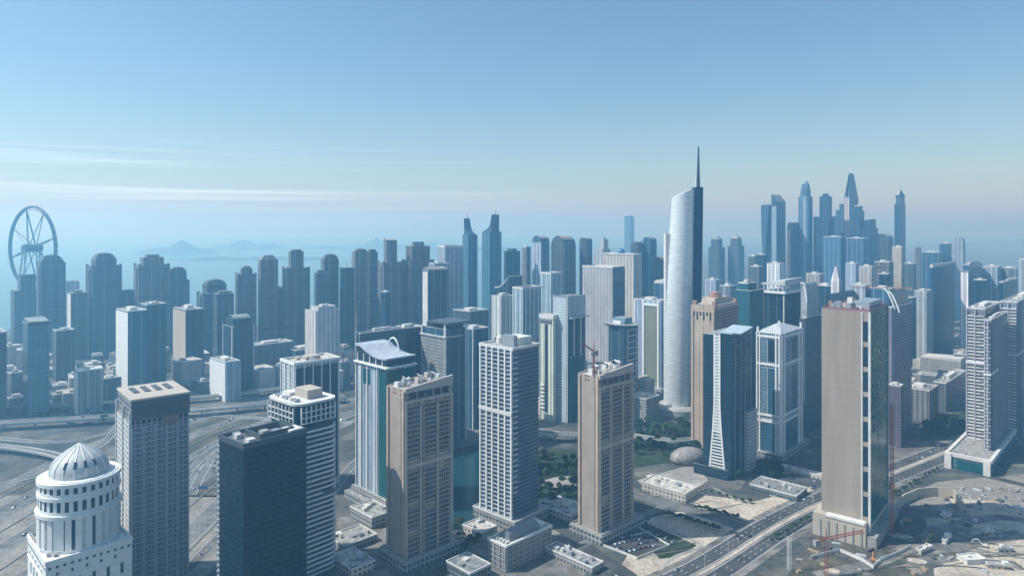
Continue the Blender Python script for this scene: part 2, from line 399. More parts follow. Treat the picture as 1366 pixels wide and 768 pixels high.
# the wide highway on the left runs straight away from us
hw = MB()
strip('highway_verge', [(-365, 330), (-365, 500), (-365, 640)], 290, rsand, .02, world=True)
strip('highway_verge', [(-365, 640), (-362, 720), (-355, 815), (-330, 900), (-280, 1010)], 290, scrub, .02, world=True)
def hx(x, y): return x + (max(0, y - 720) ** 2) / 900
for x, wd in ((-238, 10), (-264, 21), (-316, 24), (-352, 12), (-398, 17), (-448, 24), (-492, 13)):
    Q = strip('highway_lanes', [(hx(x, y), y) for y in range(330, 1011, 40)], wd, asphl, .12 + abs(x) * 1e-4, world=True)
    dm = MB(); wall_line(Q, -wd / 2 + .6, .02, .3, dm, .2); wall_line(Q, wd / 2 - .6, .02, .3, dm, .2)
    nl = max(2, round(wd / 4.2))
    for j in range(1, nl):
        for i in range(0, len(Q) - 1, 2):
            q, r_ = Q[i], Q[i] + (Q[i + 1] - Q[i]).normalized() * 4; d = (r_ - q).normalized(); e = Vector((d.y, -d.x)); o_ = e * (-wd / 2 + wd * j / nl)
            dm.quad((*(q + o_ - e * .14), .21), (*(q + o_ + e * .14), .21), (*(r_ + o_ + e * .14), .21), (*(r_ + o_ - e * .14), .21))
    tag(dm.build('lane_markings', offw), kind='structure')
for x in (-251, -290, -335, -375, -422, -475):
    bmx = MB(); Q = [Vector((hx(x, y), y)) for y in range(330, 1011, 40)]
    wall_line(Q, 0, .8, .6, bmx, .05)
    tag(bmx.build('concrete_barrier', conc), 'long low concrete barrier between carriageways of the wide highway', 'barrier', 'barriers between the highway lanes')
# viaducts crossing it
def viaduct(label, pts, width, z, pitch=34, mat=None, world=False, name='viaduct'):
    P = [Vector(p) if world else Vector(p) for p in pts]
    Q = []
    for i in range(len(P) - 1):
        p0, p1, p2, p3 = P[max(i - 1, 0)], P[i], P[i + 1], P[min(i + 2, len(P) - 1)]
        for k in range(10):
            t = k / 10; Q.append(.5 * ((2 * p1) + (p2 - p0) * t + (2 * p0 - 5 * p1 + 4 * p2 - p3) * t * t + (3 * p1 - p0 - 3 * p2 + p3) * t ** 3))
    Q.append(P[-1])
    root = empty(name, (0, 0, 0), 0, label, 'viaduct')
    dk = MB(); wall_line(Q, 0, 1.8, width, dk, z - 1.8); dk.build('deck', conc, root)
    rd = MB(); wall_line(Q, 0, .05, width - 1.4, rd, z + .01); rd.build('roadway', asphl, root)
    for s in (-1, 1):
        pr = MB(); wall_line(Q, s * (width / 2 - .35), 1.1, .5, pr, z + .005); pr.build('parapet', offw, root)
    acc = 0
    for i in range(1, len(Q)):
        acc += (Q[i] - Q[i - 1]).length
        if acc > pitch:
            acc = 0; q = Q[i]; MB().lathe([(1.3, 0), (1.3, z - 4), (3, z - 1.81)], q.x, q.y, 8).build('pier', conc, root)
    return root
def GD(px, D): return ((px - PX0) * D / F, D)
viaduct('long straight grey viaduct crossing over the wide highway', [GD(-40, 842), GD(150, 880), GD(300, 925), GD(460, 985)], 17, 9)
viaduct('second grey viaduct crossing the wide highway just beyond the long straight one', [GD(-60, 920), GD(130, 955), GD(300, 1000), GD(440, 1090)], 12, 7)
viaduct('pale curving ramp with white kerbs beside the white domed building', [GD(-30, 772), GD(40, 752), GD(90, 720), GD(118, 660), GD(130, 600)], 9, 7)
viaduct('curved elevated rail viaduct beyond the park by the white skyscraper foot', [GD(838, 800), GD(870, 786), GD(905, 778), GD(940, 790)], 10, 9, 22)
viaduct('straight elevated deck across the park between the grid tower and brown tower', [GD(690, 820), GD(735, 806), GD(785, 800)], 12, 9, 22)
# the avenue on the right
AV = strip('avenue_verge', [(850, 800), (940, 762), (1085, 676), (1290, 592), (1370, 568), (1450, 545)], 44, lotm, .07)
for off, nm in ((-9.5, 'avenue_lanes'), (9.5, 'avenue_lanes')):
    Q = []
    for i, q in enumerate(AV):
        d = (AV[min(i + 1, len(AV) - 1)] - AV[max(i - 1, 0)]).normalized(); Q.append(q + Vector((d.y, -d.x)) * off)
    mb = MB(); wall_line(Q, 0, .04, 13, mb, .1); tag(mb.build(nm, asph), kind='structure')
    for s in (-1, 1):
        k = MB(); wall_line(Q, s * 6.8, .14, .6, k, .08); tag(k.build('kerb', pave), kind='structure')
    dm = MB(); wall_line(Q, 6.2, .02, .22, dm, .15); wall_line(Q, -6.2, .02, .22, dm, .15)
    for lane in (-2.1, 2.1):
        for i in range(0, len(Q) - 1):
            a, b = Q[i], Q[i + 1]; d = (b - a).normalized(); e = Vector((d.y, -d.x)); nn = int((b - a).length / 9)
            for j in range(nn):
                p = a + d * (j * 9) + e * lane; q2 = p + d * 3.5
                dm.quad((*(p - e * .12), .155), (*(p + e * .12), .155), (*(q2 + e * .12), .155), (*(q2 - e * .12), .155))
    tag(dm.build('road_markings', white), kind='structure')
md = MB(); wall_line(AV, 0, .2, 3.2, md, .08); tag(md.build('median_strip', sandm), kind='structure')
R2 = strip('side_road', [(828, 640), (850, 660), (905, 676), (960, 692), (1012, 712)], 15, asphl, .13)
strip('side_road', [(700, 690), (745, 702), (790, 735), (830, 762), (880, 800)], 13, asph, .13)
strip('side_road', [(640, 800), (720, 755), (800, 715), (850, 690), (905, 668)], 9, asphl, .15)
strip('footpath', [(880, 760), (900, 742), (935, 728), (905, 712), (860, 694)], 3, pave, .2)
strip('site_track', [(1090, 768), (1180, 745), (1260, 705), (1330, 690), (1400, 700)], 12, lotm, .14)
strip('site_track', [(1215, 760), (1262, 738), (1300, 722), (1366, 712)], 15, lotm, .16)
strip('side_road', [(1190, 640), (1240, 628), (1300, 632), (1380, 650)], 11, asph, .13)
strip('side_road', [(1180, 560), (1230, 552), (1310, 530), (1400, 520)], 11, asphl, .13)
strip('side_road', [(455, 760), (475, 690), (500, 670), (540, 640), (580, 600), (600, 560)], 10, asphl, .13)
# ------------------------------------------------------------------ towers: helpers
def ring(mb, w, d, th, z0, z1, cx=0, cy=0):
    i = len(mb.v)
    for (ww, dd) in ((w, d), (w - 2 * th, d - 2 * th)):
        for z in (z0, z1):
            for sx, sy in ((-1, -1), (1, -1), (1, 1), (-1, 1)): mb.v.append((cx + sx * ww / 2, cy + sy * dd / 2, z))
    for k in range(4):
        q = (k + 1) % 4
        mb.f += [(i + k, i + q, i + 4 + q, i + 4 + k), (i + 8 + q, i + 8 + k, i + 12 + k, i + 12 + q),
                 (i + 4 + k, i + 4 + q, i + 12 + q, i + 12 + k), (i + q, i + k, i + 8 + k, i + 8 + q)]
    return mb
def bx(root, name, mat, *a): return MB().box(*a).build(name, mat, root)
def bands_piers(mb, w, d, z0, z1, faces, fh=3.6, bh=.9, out=.35, bw=0, pw=.6, pout=.5):
    for f in faces:
        n = int((z1 - z0) / fh)
        span = w if 'y' in f else d; half = span / 2 - .03
        for k in range(n + 1):
            z = z0 + k * fh
            if z + bh > z1 or bh <= 0: continue
            if f == '-y': mb.box(-half, half, -d / 2 - out, -d / 2 + .1, z, z + bh)
            elif f == '+x': mb.box(w / 2 - .1, w / 2 + out, -half, half, z, z + bh)
            elif f == '-x': mb.box(-w / 2 - out, -w / 2 + .1, -half, half, z, z + bh)
            elif f == '+y': mb.box(-half, half, d / 2 - .1, d / 2 + out, z, z + bh)
        if bw:
            m_ = max(1, round(span / bw)); st = (span - pw - .1) / m_
            for k in range(m_ + 1):
                u = -span / 2 + pw / 2 + .05 + k * st
                if f == '-y': mb.box(u - pw / 2, u + pw / 2, -d / 2 - pout, -d / 2 + .12, z0 + .02, z1 - .02)
                elif f == '+x': mb.box(w / 2 - .12, w / 2 + pout, u - pw / 2, u + pw / 2, z0 + .02, z1 - .02)
                elif f == '-x': mb.box(-w / 2 - pout, -w / 2 + .12, u - pw / 2, u + pw / 2, z0 + .02, z1 - .02)
                elif f == '+y': mb.box(u - pw / 2, u + pw / 2, d / 2 - .12, d / 2 + pout, z0 + .02, z1 - .02)
    return mb
def roof_kit(root, w, d, h, n=5, seed=1, mats=None, big=1.0, cx=0, cy=0):
    """parapet, plant room, chillers and pipes on a flat roof"""
    r = random.Random(seed); mats = mats or (offw, steel, conc)
    MB().build if False else None
    ring(MB(), w * .985, d * .985, .5, h + .01, h + 1.3, cx, cy).build('parapet', offw if mats[0] is offw else mats[0], root)
    bx(root, 'plant_room', mats[0], cx - w * .2, cx + w * .14, cy - d * .16, cy + d * .2, h + .02, h + 4.2 * big)
    for k in range(n):
        x, y = cx + r.uniform(-.38, .38) * w, cy + r.uniform(-.38, .38) * d; s = r.uniform(1.2, 2.6)
        if r.random() < .6: bx(root, 'chiller', r.choice(mats), x - s, x + s, y - s * .7, y + s * .7, h + .03, h + r.uniform(1.6, 3.2) * big)
        else: MB().lathe([(s * .7, h + .03), (s * .7, h + 2.4), (s * .4, h + 2.9)], x, y, 10).build('water_tank', r.choice(mats), root)
    MB().tube((cx + w * .2, cy + d * .1, h), (cx + w * .2, cy + d * .1, h + 9 * big), .18, .06).build('mast', steel, root)
def hero(name, label, L, C, Rr, top, D, a, cat='tower', group=None):
    loc, rz, w, d, h = frame(L, Rr, top, D, a, C)
    return empty(name, loc, rz, label, cat, group), w, d, h

# ------------------------------------------------------------------ the near towers
LOWG = facade('podium_wall', (.3, .29, .28), (.05, .07, .09), 4, 4, .5, .6, roof=(.3, .29, .27))
# white domed building
t, w, d, h = hero('domed_building', 'white building with a ribbed pointed dome and tall dark windows beside the wide highway', 37, 61, 176, 752, 395, 45, 'building')
DZ = 10.5
bx(t, 'main_block', white, -w / 2, w / 2, -d / 2, d / 2, 0, h)
ring(MB(), w + .9, d + .9, 1.0, h - 1.2, h + 1.3).build('cornice', white, t)
ring(MB(), w + .7, d + .7, 1.0, h - 11.5, h - 10.6).build('string_course', white, t)
wmat = plain('dark_window_glass', (.02, .04, .07), .12, .4, .4)
def wpane(root, x0, x1, z0, z1, face, w, d, fr=True):
    if face == '-y': o = bx(root, 'window', wmat, x0, x1, -d / 2 - .05, -d / 2 + .3, z0, z1)
    else: o = bx(root, 'window', wmat, w / 2 - .3, w / 2 + .05, x0, x1, z0, z1)
    mb = MB()
    e = .3
    for a_, b_, c_, f_ in ((x0 - e, x0, z0 - e, z1 + e), (x1, x1 + e, z0 - e, z1 + e), (x0, x1, z1, z1 + e), (x0, x1, z0 - e, z0)):
        if face == '-y': mb.box(a_, b_, -d / 2 - .3, -d / 2 + .1, c_, f_)
        else: mb.box(w / 2 - .1, w / 2 + .3, a_, b_, c_, f_)
    if fr: mb.build('window_frame', white, o)
for f, span in (('-y', w), ('+x', d)):
    n = 12
    for k in range(n):
        u = -span / 2 + span * (k + .5) / n
        wpane(t, u - .75, u + .75, h - 4.2, h - 2.6, f, w, d)
        if k % 2 == 0 and 0 < k < n - 1:
            wpane(t, u - .9, u + .9, h - 19, h - 12.5, f, w, d); wpane(t, u - .9, u + .9, h - 29, h - 21, f, w, d)
        elif 0 < k < n - 1:
            wpane(t, u - .7, u + .7, h - 8.5, h - 6.6, f, w, d)
rr = min(w, d) / 2 - .8
MB().lathe([(rr - .8, h - 1), (rr - .8, h + 31 + DZ)], 0, 0, 48).build('drum_core', white, t, True)
tiers_ = [(h + .05, h + 12 + DZ, rr + .6, 26), (h + 12 + DZ, h + 22.5 + DZ, rr - .2, 30), (h + 22.5 + DZ, h + 30.5 + DZ, rr - .1, 30)]
for ti, (z0, z1, r_, n) in enumerate(tiers_):
    dw = MB()
    for (za, zb, ro) in ((z0, z0 + 1.8, r_ + .1), (z1 - 2.2, z1 - .02, r_ + .9)):
        i = len(dw.v); nn = 48
        for rad, z in ((ro, za), (ro, zb), (r_ - 1.6, zb), (r_ - 1.6, za)):
            for k in range(nn): dw.v.append((rad * cos(2 * pi * k / nn), rad * sin(2 * pi * k / nn), z))
        for j in range(4):
            for k in range(nn):
                q = (k + 1) % nn; jj = (j + 1) % 4
                dw.f.append((i + j * nn + k, i + j * nn + q, i + jj * nn + q, i + jj * nn + k))
    for k in range(n):
        a0 = 2 * pi * k / n; aw = 2 * pi / n * (.5 if ti else .62) / 2
        if ti == 0 and k % 4 == 3: aw *= 1.8
        pts = [(rad * cos(a0 + s * aw), rad * sin(a0 + s * aw)) for rad, s in ((r_ - 1.5, -1), (r_, -1), (r_, 1), (r_ - 1.5, 1))]
        dw.prism(pts, z0 + 1.75, z1 - 2.15)
    dw.build('drum_wall', white, t)
    for k in range(n):
        a0 = 2 * pi * (k + .5) / n
        if (ti == 0 and k % 4 == 1) or not (-2.4 < ((a0 + pi / 4 + pi) % (2 * pi)) - pi < 2.2): continue
        c_, s_ = cos(a0), sin(a0); q = rr - .8; hw = 2 * pi / n * q * .4
        pts = [(q * c_ - hw * -s_, q * s_ - hw * c_), ((q + .35) * c_ - hw * -s_, (q + .35) * s_ - hw * c_), ((q + .35) * c_ + hw * -s_, (q + .35) * s_ + hw * c_), (q * c_ + hw * -s_, q * s_ + hw * c_)]
        MB().prism(pts, z0 + 1.8, z1 - 2.2).build('window', wmat, t)
dr = rr * .74; zb = h + 30.5 + DZ
prof = [(dr, zb - .6), (dr, zb + 1.5)] + [(dr * (1 - (x / 8) ** 2.3), zb + 1.5 + 16.5 * x / 8) for x in range(1, 8)] + [(dr * .13, zb + 17.2), (.5, zb + 18.3), (.1, zb + 21)]
dome = MB().lathe(prof, 0, 0, 32).build('dome', plain('pale_dome_panel', (.5, .5, .48), .4, .12, .3), t, True)
for k in range(16):
    a0 = 2 * pi * k / 16; MB().sweep([((r_ + .12) * cos(a0), (r_ + .12) * sin(a0), z) for r_, z in prof[1:-1]], .34, 5).build('rib', white, dome)
for k in (-1, 0, 1, 2):
    a0 = -.2 + (k - .5) * .39; MB().tube((dr * .92 * cos(a0), dr * .92 * sin(a0), zb + 6.5), (dr * .78 * cos(a0), dr * .78 * sin(a0), zb + 10.2), .9, .7, 8).build('dome_window', wmat, dome)
ring(MB(), w * .3, d * .22, .3, h + .02, h + 2.4, -w * .3, -d * .36).build('roof_screen', conc, t)
for k in range(5): bx(t, 'roof_unit', (steel, conc)[k % 2], w * .28 + (k % 2) * 3, w * .28 + (k % 2) * 3 + 2, -d * .45 + k * 3, -d * .45 + k * 3 + 2, h + .02, h + 1.8)

# grey slab tower behind it
t, w, d, h = hero('residential_tower', 'dark gridded tower with a white window wall edge, beside the domed building', 157, 175, 252, 537, 455, 50)
bx(t, 'shaft', facade('slab_grid', (.26, .26, .28), (.012, .018, .03), 3.5, 3.3, .72, .66, jitter=1.0, roof=(.42, .4, .36)), -w / 2, w / 2, -d / 2, d / 2, 0, h)
sw = bx(t, 'side_wall', facade('white_punched', (.62, .6, .57), (.02, .03, .05), 3.5, 4.4, .62, .48), -w / 2 + .4, w / 2 - .5, -d / 2 - .8, -d / 2 + .5, 0, h - 14)
for x in (-w / 2 + .1, 0, w / 2 - .9): bx(t, 'corner_pier', offw, x, x + 1.0, -d / 2 - 1.5, -d / 2 + .2, 0, h - 6)
gb = bands_piers(MB(), w, d, 1, h - 17, ('+x',), 3.5, .55, .5, 6.6, .8, .8); gb.build('facade_bands_piers', plain('grey_slab_edge', (.46, .46, .48), .7), t)  # floor bands and upright piers of the right face, one mesh
gb = bands_piers(MB(), w, d, 1, h - 17, ('+x',), 3.5, 1.2, .95, 0); tag(gb.build('balcony', plain('balcony_panel', (.32, .33, .36), .5), t), kind='stuff')
bx(t, 'crown_screen', darkc, -w / 2 + .3, w / 2 + .7, -d / 2 + .3, d / 2 + .4, h - 12, h + .6)
bx(t, 'sign_panel', plain('dull_brown_panel', (.2, .15, .13), .6), w / 2 + .6, w / 2 + 1.0, d * .02, d * .3, h - 17.5, h - 12.5)
bx(t, 'roof_slab', beige, -w / 2 - .8, w / 2 + .9, -d / 2 - .6, d / 2 + .8, h + .61, h + 2)
for k in range(4): bx(t, 'roof_hatch', darkc, -w * .3, w * .1, -d * .36 + k * d * .2, -d * .26 + k * d * .2, h + 2.01, h + 2.7)

# black glass tower
t, w, d, h = hero('office_tower', 'nearly black smooth glass tower in front of the white banded one', 292, 325, 409, 597, 415, 40)
dkm = facade('black_curtain_wall', (.012, .03, .042), (.003, .012, .02), 3.6, 1.8, .86, .9, grough=.25, wrough=.45, jitter=.7, roof=(.16, .15, .14))
bx(t, 'shaft', dkm, -w / 2, w / 2, -d / 2, d / 2, 0, h)
for k in range(int(h / 3.6) - 1): MB().prism([(-w / 2 - 2.4, -d / 2 + .5), (-w / 2 + .02, -d / 2 - 1.6), (-w / 2 + 1.5, -d / 2 - .6), (-w / 2 + 1.5, -d / 2 + 6), (-w / 2 - 1.2, -d / 2 + 6)], 3 + k * 3.6, 4.3 + k * 3.6).build('balcony', plain('slate_slab', (.3, .33, .35), .5), t)
ring(MB(), w + .3, d + .3, 1.1, h - 1.3, h + 2.2).build('parapet', plain('slate_edge', (.05, .065, .075), .5), t)
ring(MB(), w * .6, d * .55, .7, h + .02, h + 4.2, w * .05, d * .08).build('plant_screen', darkc, t)
for k, (x, y, s) in enumerate(((-.3, -.3, 2.2), (-.18, -.33, 1.7), (-.02, .02, 2.5), (.12, .15, 2.6), (.3, -.32, 2.4), (-.3, .1, 2))): bx(t, 'chiller', (steel, offw, conc)[k % 3], w * x - s, w * x + s, d * y - s, d * y + s, h + .03, h + 2.7)
bx(t, 'roof_terrace', offw, w * .12, w * .47, d * .24, d * .46, h + .04, h + 2.9)
MB().tube((-w * .45, -d * .4, h + 2), (-w * .45, -d * .4, h + 9), .15).build('mast', steel, t)

# white banded tower
t, w, d, h = hero('residential_tower', 'dark tower wrapped in thin white curved floor bands behind the black glass tower', 357, 396, 450, 543, 480, 42)
def rounded(w, d, o=0, r=7.0, n=6):
    P = []
    for sx, sy, a0 in ((1, -1, -pi / 2), (1, 1, 0), (-1, 1, pi / 2), (-1, -1, pi)):
        for k in range(n + 1):
            a = a0 + pi / 2 * k / n; P.append((sx * (w / 2 - r) + (r + o) * cos(a), sy * (d / 2 - r) + (r + o) * sin(a)))
    return P
MB().prism(rounded(w, d), 0, h).build('shaft', glassd, t, True)
for k in range(int((h - 16) / 3.55)):
    z = 2 + k * 3.55
    P = [p for p in rounded(w, d, 1.5, 7, 8)]
    MB().prism(P, z, z + 1.15).build('balcony_band', white if k % 9 else offw, t)
mb = bands_piers(MB(), w - 5, d + 1.6, h - 13, h - 1, ('-y',), 4, .5, .6, 5, .5, .8); bands_piers(mb, w + 1.6, d - 5, h - 13, h - 1, ('+x',), 4, .6, .6, 4.2, .7, .9)
mb.build('top_frame_grille', white, t)
MB().prism(rounded(w, d, 1.2), h, h + 1.6).build('roof_slab', offw, t)
bx(t, 'plant_room', beige, -w * .12, w * .3, -d * .1, d * .28, h + 1.61, h + 8); bx(t, 'plant_room', offw, -w * .4, -w * .16, -d * .2, d * .2, h + 1.61, h + 4)
for k in range(5): bx(t, 'chiller', (steel, offw)[k % 2], -w * .35 + k * w * .15, -w * .26 + k * w * .15, -d * .42, -d * .3, h + 1.62, h + 3.6)
bx(t, 'sign_panel', darkc, w / 2 + 1.2, w / 2 + 1.7, d * .1, d * .4, h * .46, h * .46 + 3)

# white + glass tower behind the banded one
t, w, d, h = hero('office_tower', 'flat topped tower with ribbed white side and framed glass front behind the white banded one', 375, 393, 453, 486, 640, 48)
bx(t, 'shaft', facade('white_rib_glass', (.62, .63, .64), (.03, .08, .13), 3.6, 3.4, .8, .45, roof=(.5, .48, .45)), -w / 2, w / 2, -d / 2, d / 2, 0, h)
for k in range(5):
    y0 = -d / 2 + 1.5 + k * (d - 2) / 5; bx(t, 'window_bay', glassd, w / 2 - .2, w / 2 + .25, y0, y0 + (d - 2) / 5 - 1.5, 8, h - 4)
for k in range(6):
    y0 = -d / 2 + .4 + k * (d - 2) / 5; bx(t, 'pier', white, w / 2 - .1, w / 2 + 1.2, y0 - .4, y0 + .5, 0, h - .5)
for k in range(4):
    x0 = -w / 2 + .3 + k * (w - 1.4) / 3; bx(t, 'pier', white, x0, x0 + 1, -d / 2 - .9, -d / 2 + .1, 0, h - .5)
ring(MB(), w + 2, d + 2, 1.4, h - 1, h + 1.5).build('cornice', white, t)
roof_kit(t, w * .9, d * .9, h + .02, 9, 3, (beige, offw, steel), .8)

# curved-roof tower
t, w, d, h = hero('office_tower', 'white ribbed tower with teal corner glass and a swooping concave roof', 475, 516, 553, 492, 600, 45)
bx(t, 'shaft', facade('white_vertical', (.36, .39, .44), (.06, .12, .2), 3.6, 3.0, .97, .38, pier=12, pierw=.12, piercol=(.5, .53, .57)), -w / 2, w / 2, -d / 2, d / 2, 0, h)
bx(t, 'corner_glazing', glasst, w * .5 - .3, w / 2 + .5, -d / 2 + .6, d / 2 - .6, 0, h - 2)
bx(t, 'corner_glazing', glasst, w * .26, w / 2 - .4, -d / 2 - .45, -d / 2 + .5, 0, h - 2)
bx(t, 'sky_window', glasst, -w * .25, -w * .02, -d / 2 - .4, -d / 2 + .5, h - 18, h - 4)
for x in (-w / 2 + .1, -w * .33, -w * .12, w * .2): bx(t, 'pier', offw, x, x + 1.1, -d / 2 - .9, -d / 2 + .1, 0, h - .5)
MB().hexa([(-w / 2 - 1.5, -d / 2 - 2, h), (w / 2 + 2.5, -d / 2 - 2.5, h), (w / 2 + 2, d / 2 + 2, h), (-w / 2 - 1.5, d / 2 + 1, h)], [(-w / 2 - 1.5, -d / 2 - 2, h + 1.3), (w / 2 + 2.5, -d / 2 - 2.5, h + 1.3), (w / 2 + 2, d / 2 + 2, h + 1.3), (-w / 2 - 1.5, d / 2 + 1, h + 1.3)]).build('cornice', white, t)
top_ = [(-w / 2, 16), (-w * .3, 15), (-w * .1, 11), (w * .1, 8.5), (w * .3, 7.5), (w / 2 + 1, 8)]
up_ = [(x, h + z + 1) for x, z in top_]; lo_ = [(x, h + z - .3) for x, z in top_][::-1]
MB().prof_x(up_ + lo_, -d / 2 - 1.5, d / 2 + 1).build('curved_roof', plain('zinc_roof', (.4, .43, .47), .5, .15, .2), t)
MB().prof_x([(x * .94, h + z - .6) for x, z in top_] + [(w * .47, h + 1.31), (-w * .47, h + 1.31)], -d / 2 + .6, d / 2 - .8).build('sky_lobby', glassd, t)
for k in range(5): bx(t, 'top_pier', white, -w * .45 + k * w * .2, -w * .45 + k * w * .2 + .7, -d / 2 - .3, -d / 2 + .5, h + 1.31, h + 9)
MB().sweep([(-w * .1 + 9 * cos(a), d * .42, h + 8 + 13 * sin(a)) for a in [pi * k / 14 for k in range(15)]], .8, 6).build('roof_arch', white, t)

for nm_, x0, x1, y0, y1, hh in (('podium', -w / 2 - 6, w / 2 + 9, -d / 2 - 9, d / 2 + 5, 8), ('podium_terrace', -w / 2 - 2, w / 2 + 4, -d / 2 - 4, d / 2 + 1, 13)): bx(t, nm_, LOWG, x0, x1, y0, y1, 0, hh)
# twin brown towers
def brown_tower(label, L, C, Rr, top, D, a, seed, panels):
    t, w, d, h = hero('residential_tower', label, L, C, Rr, top, D, a, group=None)
    bm_ = facade('brown_wall', (.39, .31, .25), (.09, .08, .08), 3.5, 3.1, .55, .5, jitter=.8, roof=(.36, .32, .28), strip=9.3)
    bx(t, 'shaft', bm_, -w / 2, w / 2, -d / 2, d / 2, 0, h)
    # left (narrow) face: pale edges and a blank concave strip
    for x in (-w / 2 + .05, w / 2 - 2.4): bx(t, 'corner_pier', tan, x, x + 2.3, -d / 2 - 1.1, -d / 2 + .2, 0, h - .4)
    MB().prof_x([(0, 0), (0, 0)], 0, 0) if False else None
    bx(t, 'blank_strip', brown, -w * .18, w * .3, -d / 2 - .35, -d / 2 + .2, 0, h - 6)
    # right (broad) face: tall recessed window bays between piers
    lines = panels
    for (u0, u1, zz0, zz1) in lines:
        bay = bx(t, 'window_bay', facade('brown_bay', (.3, .26, .24), (.035, .04, .055), 3.5, 2.4, .66, .78, jitter=1.0), w / 2 - .2, w / 2 + .22, -d / 2 + u0 * d, -d / 2 + u1 * d, h * zz0, h * zz1)
        bx(bay, 'sill', brownlt, w / 2 - .1, w / 2 + .7, -d / 2 + u0 * d - .2, -d / 2 + u1 * d + .2, h * zz0 - 1.0, h * zz0 - .02)
        bx(bay, 'hood', brown, w / 2 - .1, w / 2 + .9, -d / 2 + u0 * d - .2, -d / 2 + u1 * d + .2, h * zz1 + .02, h * zz1 + 1.1)
    for u in (.0, .3, .66, .97): bx(t, 'pier', brownlt, w / 2 - .1, w / 2 + 1.1, -d / 2 + u * d + .05, -d / 2 + u * d + d * .035 + .05, 0, h * .93)
    bx(t, 'dark_joint', darkc, w / 2 - .1, w / 2 + .3, -d / 2 + d * .345, -d / 2 + d * .375, 4, h * .9)  # narrow strip of dark panel on the broad face
    gm = MB(); bands_piers(gm, w, d * .6, 6, h * .9, ('+x',), 3.5, .5, .5); tag(gm.build('floor_edge', brown, t), kind='stuff')
    bx(t, 'transfer_band', brownlt, w / 2 - .1, w / 2 + 1.3, -d / 2 - .02, d / 2 - .04, h * .555, h * .575)
    bx(t, 'transfer_band', brownlt, w / 2 - .1, w / 2 + 1.2, -d / 2 - .02, d / 2 - .04, h * .925, h * .94)
    for k in range(5): bx(t, 'top_window', wmat, w / 2 - .1, w / 2 + .35, -d / 2 + d * (.1 + k * .17), -d / 2 + d * (.23 + k * .17), h * .945, h * .985)
    MB().prof_y([(-d / 2, h - 2), (d / 2 + .3, h - 2), (d / 2 + .3, h + 5.5), (-d / 2, h + 1.2)], w / 2 - .9, w / 2 + 1.0).build('sloped_parapet', brownlt, t)
    MB().prof_y([(-d / 2, h), (d / 2, h), (d / 2, h + 4.5), (-d / 2, h + .5)], -w / 2 - .3, -w / 2 + .8).build('sloped_parapet', brown, t)
    r = random.Random(seed)
    for k in range(10):
        y = -d * .42 + k * d * .09; x = r.uniform(-.3, .3) * w
        bx(t, 'chiller', (offw, steel, conc, brownlt)[k % 4], x - 2.2, x + 2.2, y - 1.2, y + 1.2, h + .02, h + r.uniform(3, 7))
    for k in range(4): MB().lathe([(1.5, h + .02), (1.5, h + 4), (.8, h + 4.7)], w * .3 * (-1) ** k, -d * .35 + k * d * .22, 12).build('water_tank', offw, t)
    for k in range(3): MB().sweep([(w * .36, -d * .4 + k * d * .3, h), (w * .36, -d * .4 + k * d * .3, h + 7.5), (w * .1, -d * .4 + k * d * .3, h + 8.5), (w * .1, -d * .3 + k * d * .3, h + 4)], .35).build('duct', steel, t)
    # foot
    bx(t, 'podium', LOWG, -w / 2 - 6, w / 2 + 7, -d / 2 - 5, d / 2 + 8, 0, 7)
    ring(MB(), w + 11, d + 11, .7, 7.01, 8.2, .5, 1.5).build('podium_parapet', conc, t)
    return t
brown_tower('tall brown stone tower with pale edges in front of the swooping roof tower', 517, 540, 603, 521, 503, 47, 4,
            [(.07, .27, .02, .17), (.07, .27, .2, .33), (.07, .27, .36, .54), (.07, .27, .6, .9), (.42, .62, .05, .3), (.42, .62, .33, .54), (.42, .62, .6, .9), (.72, .9, .05, .5), (.72, .9, .6, .9)])
brown_tower('brown stone tower with rooftop clutter standing beside the fenced car park', 772, 799, 844, 503, 547, 47, 9,
            [(.07, .27, .04, .2), (.07, .27, .26, .52), (.07, .27, .6, .9), (.44, .63, .06, .54), (.44, .63, .6, .9), (.74, .92, .06, .54), (.74, .92, .6, .9)])

# white balcony-grid tower
t, w, d, h = hero('residential_tower', 'tower with a white balcony grid on one side and blue grey glass beyond', 641, 684, 718, 466, 567, 43)
bx(t, 'shaft', facade('bluegrey_grid', (.16, .2, .26), (.035, .065, .11), 3.5, 2.4, .7, .8), -w / 2, w / 2, -d / 2, d / 2, 0, h)
gb = bands_piers(MB(), w, d, 2, h - 3, ('-y',), 3.5, .95, 1.2, 0); tag(gb.build('balcony', plain('grey_balcony', (.36, .37, .4), .6), t), kind='stuff')
for k, x in enumerate((-w / 2 + .1, -w * .3, -w * .12, w * .08, w * .27, w / 2 - 1.5)): bx(t, 'pier', white, x, x + 1.4, -d / 2 - 1.6, -d / 2 + .1, 0, h - .4)
for k in range(3):
    x = (-w * .26, -w * .05, w * .14)[k]; bx(t, 'window_bay', wmat, x, x + w * .1, -d / 2 - .3, -d / 2 + .2, 4, h - 5)
for k in range(26): bx(t, 'corner_balcony', offw, w / 2 - .1, w / 2 + 1.4, -d / 2 + .2, -d / 2 + d * .16, 30 + k * 4.5, 31.1 + k * 4.5)
ring(MB(), w + 2.4, d + 2.4, 1.5, h - 1, h + 1.4).build('cornice', offw, t)
for z in (h * .63,): bx(t, 'refuge_band', offw, -w / 2 - .5, w / 2 - .1, -d / 2 - 1.9, -d / 2 + .1, z, z + 2.8)
bx(t, 'plant_room', offw, -w * .05, w * .42, -d * .15, d * .35, h + .02, h + 8); bx(t, 'plant_room', steel, w * .02, w * .36, -d * .28, -d * .16, h + .02, h + 10)
MB().lathe([(3, h), (3, h + 5), (1.5, h + 7)], -w * .3, 0, 14).build('water_tank', offw, t)
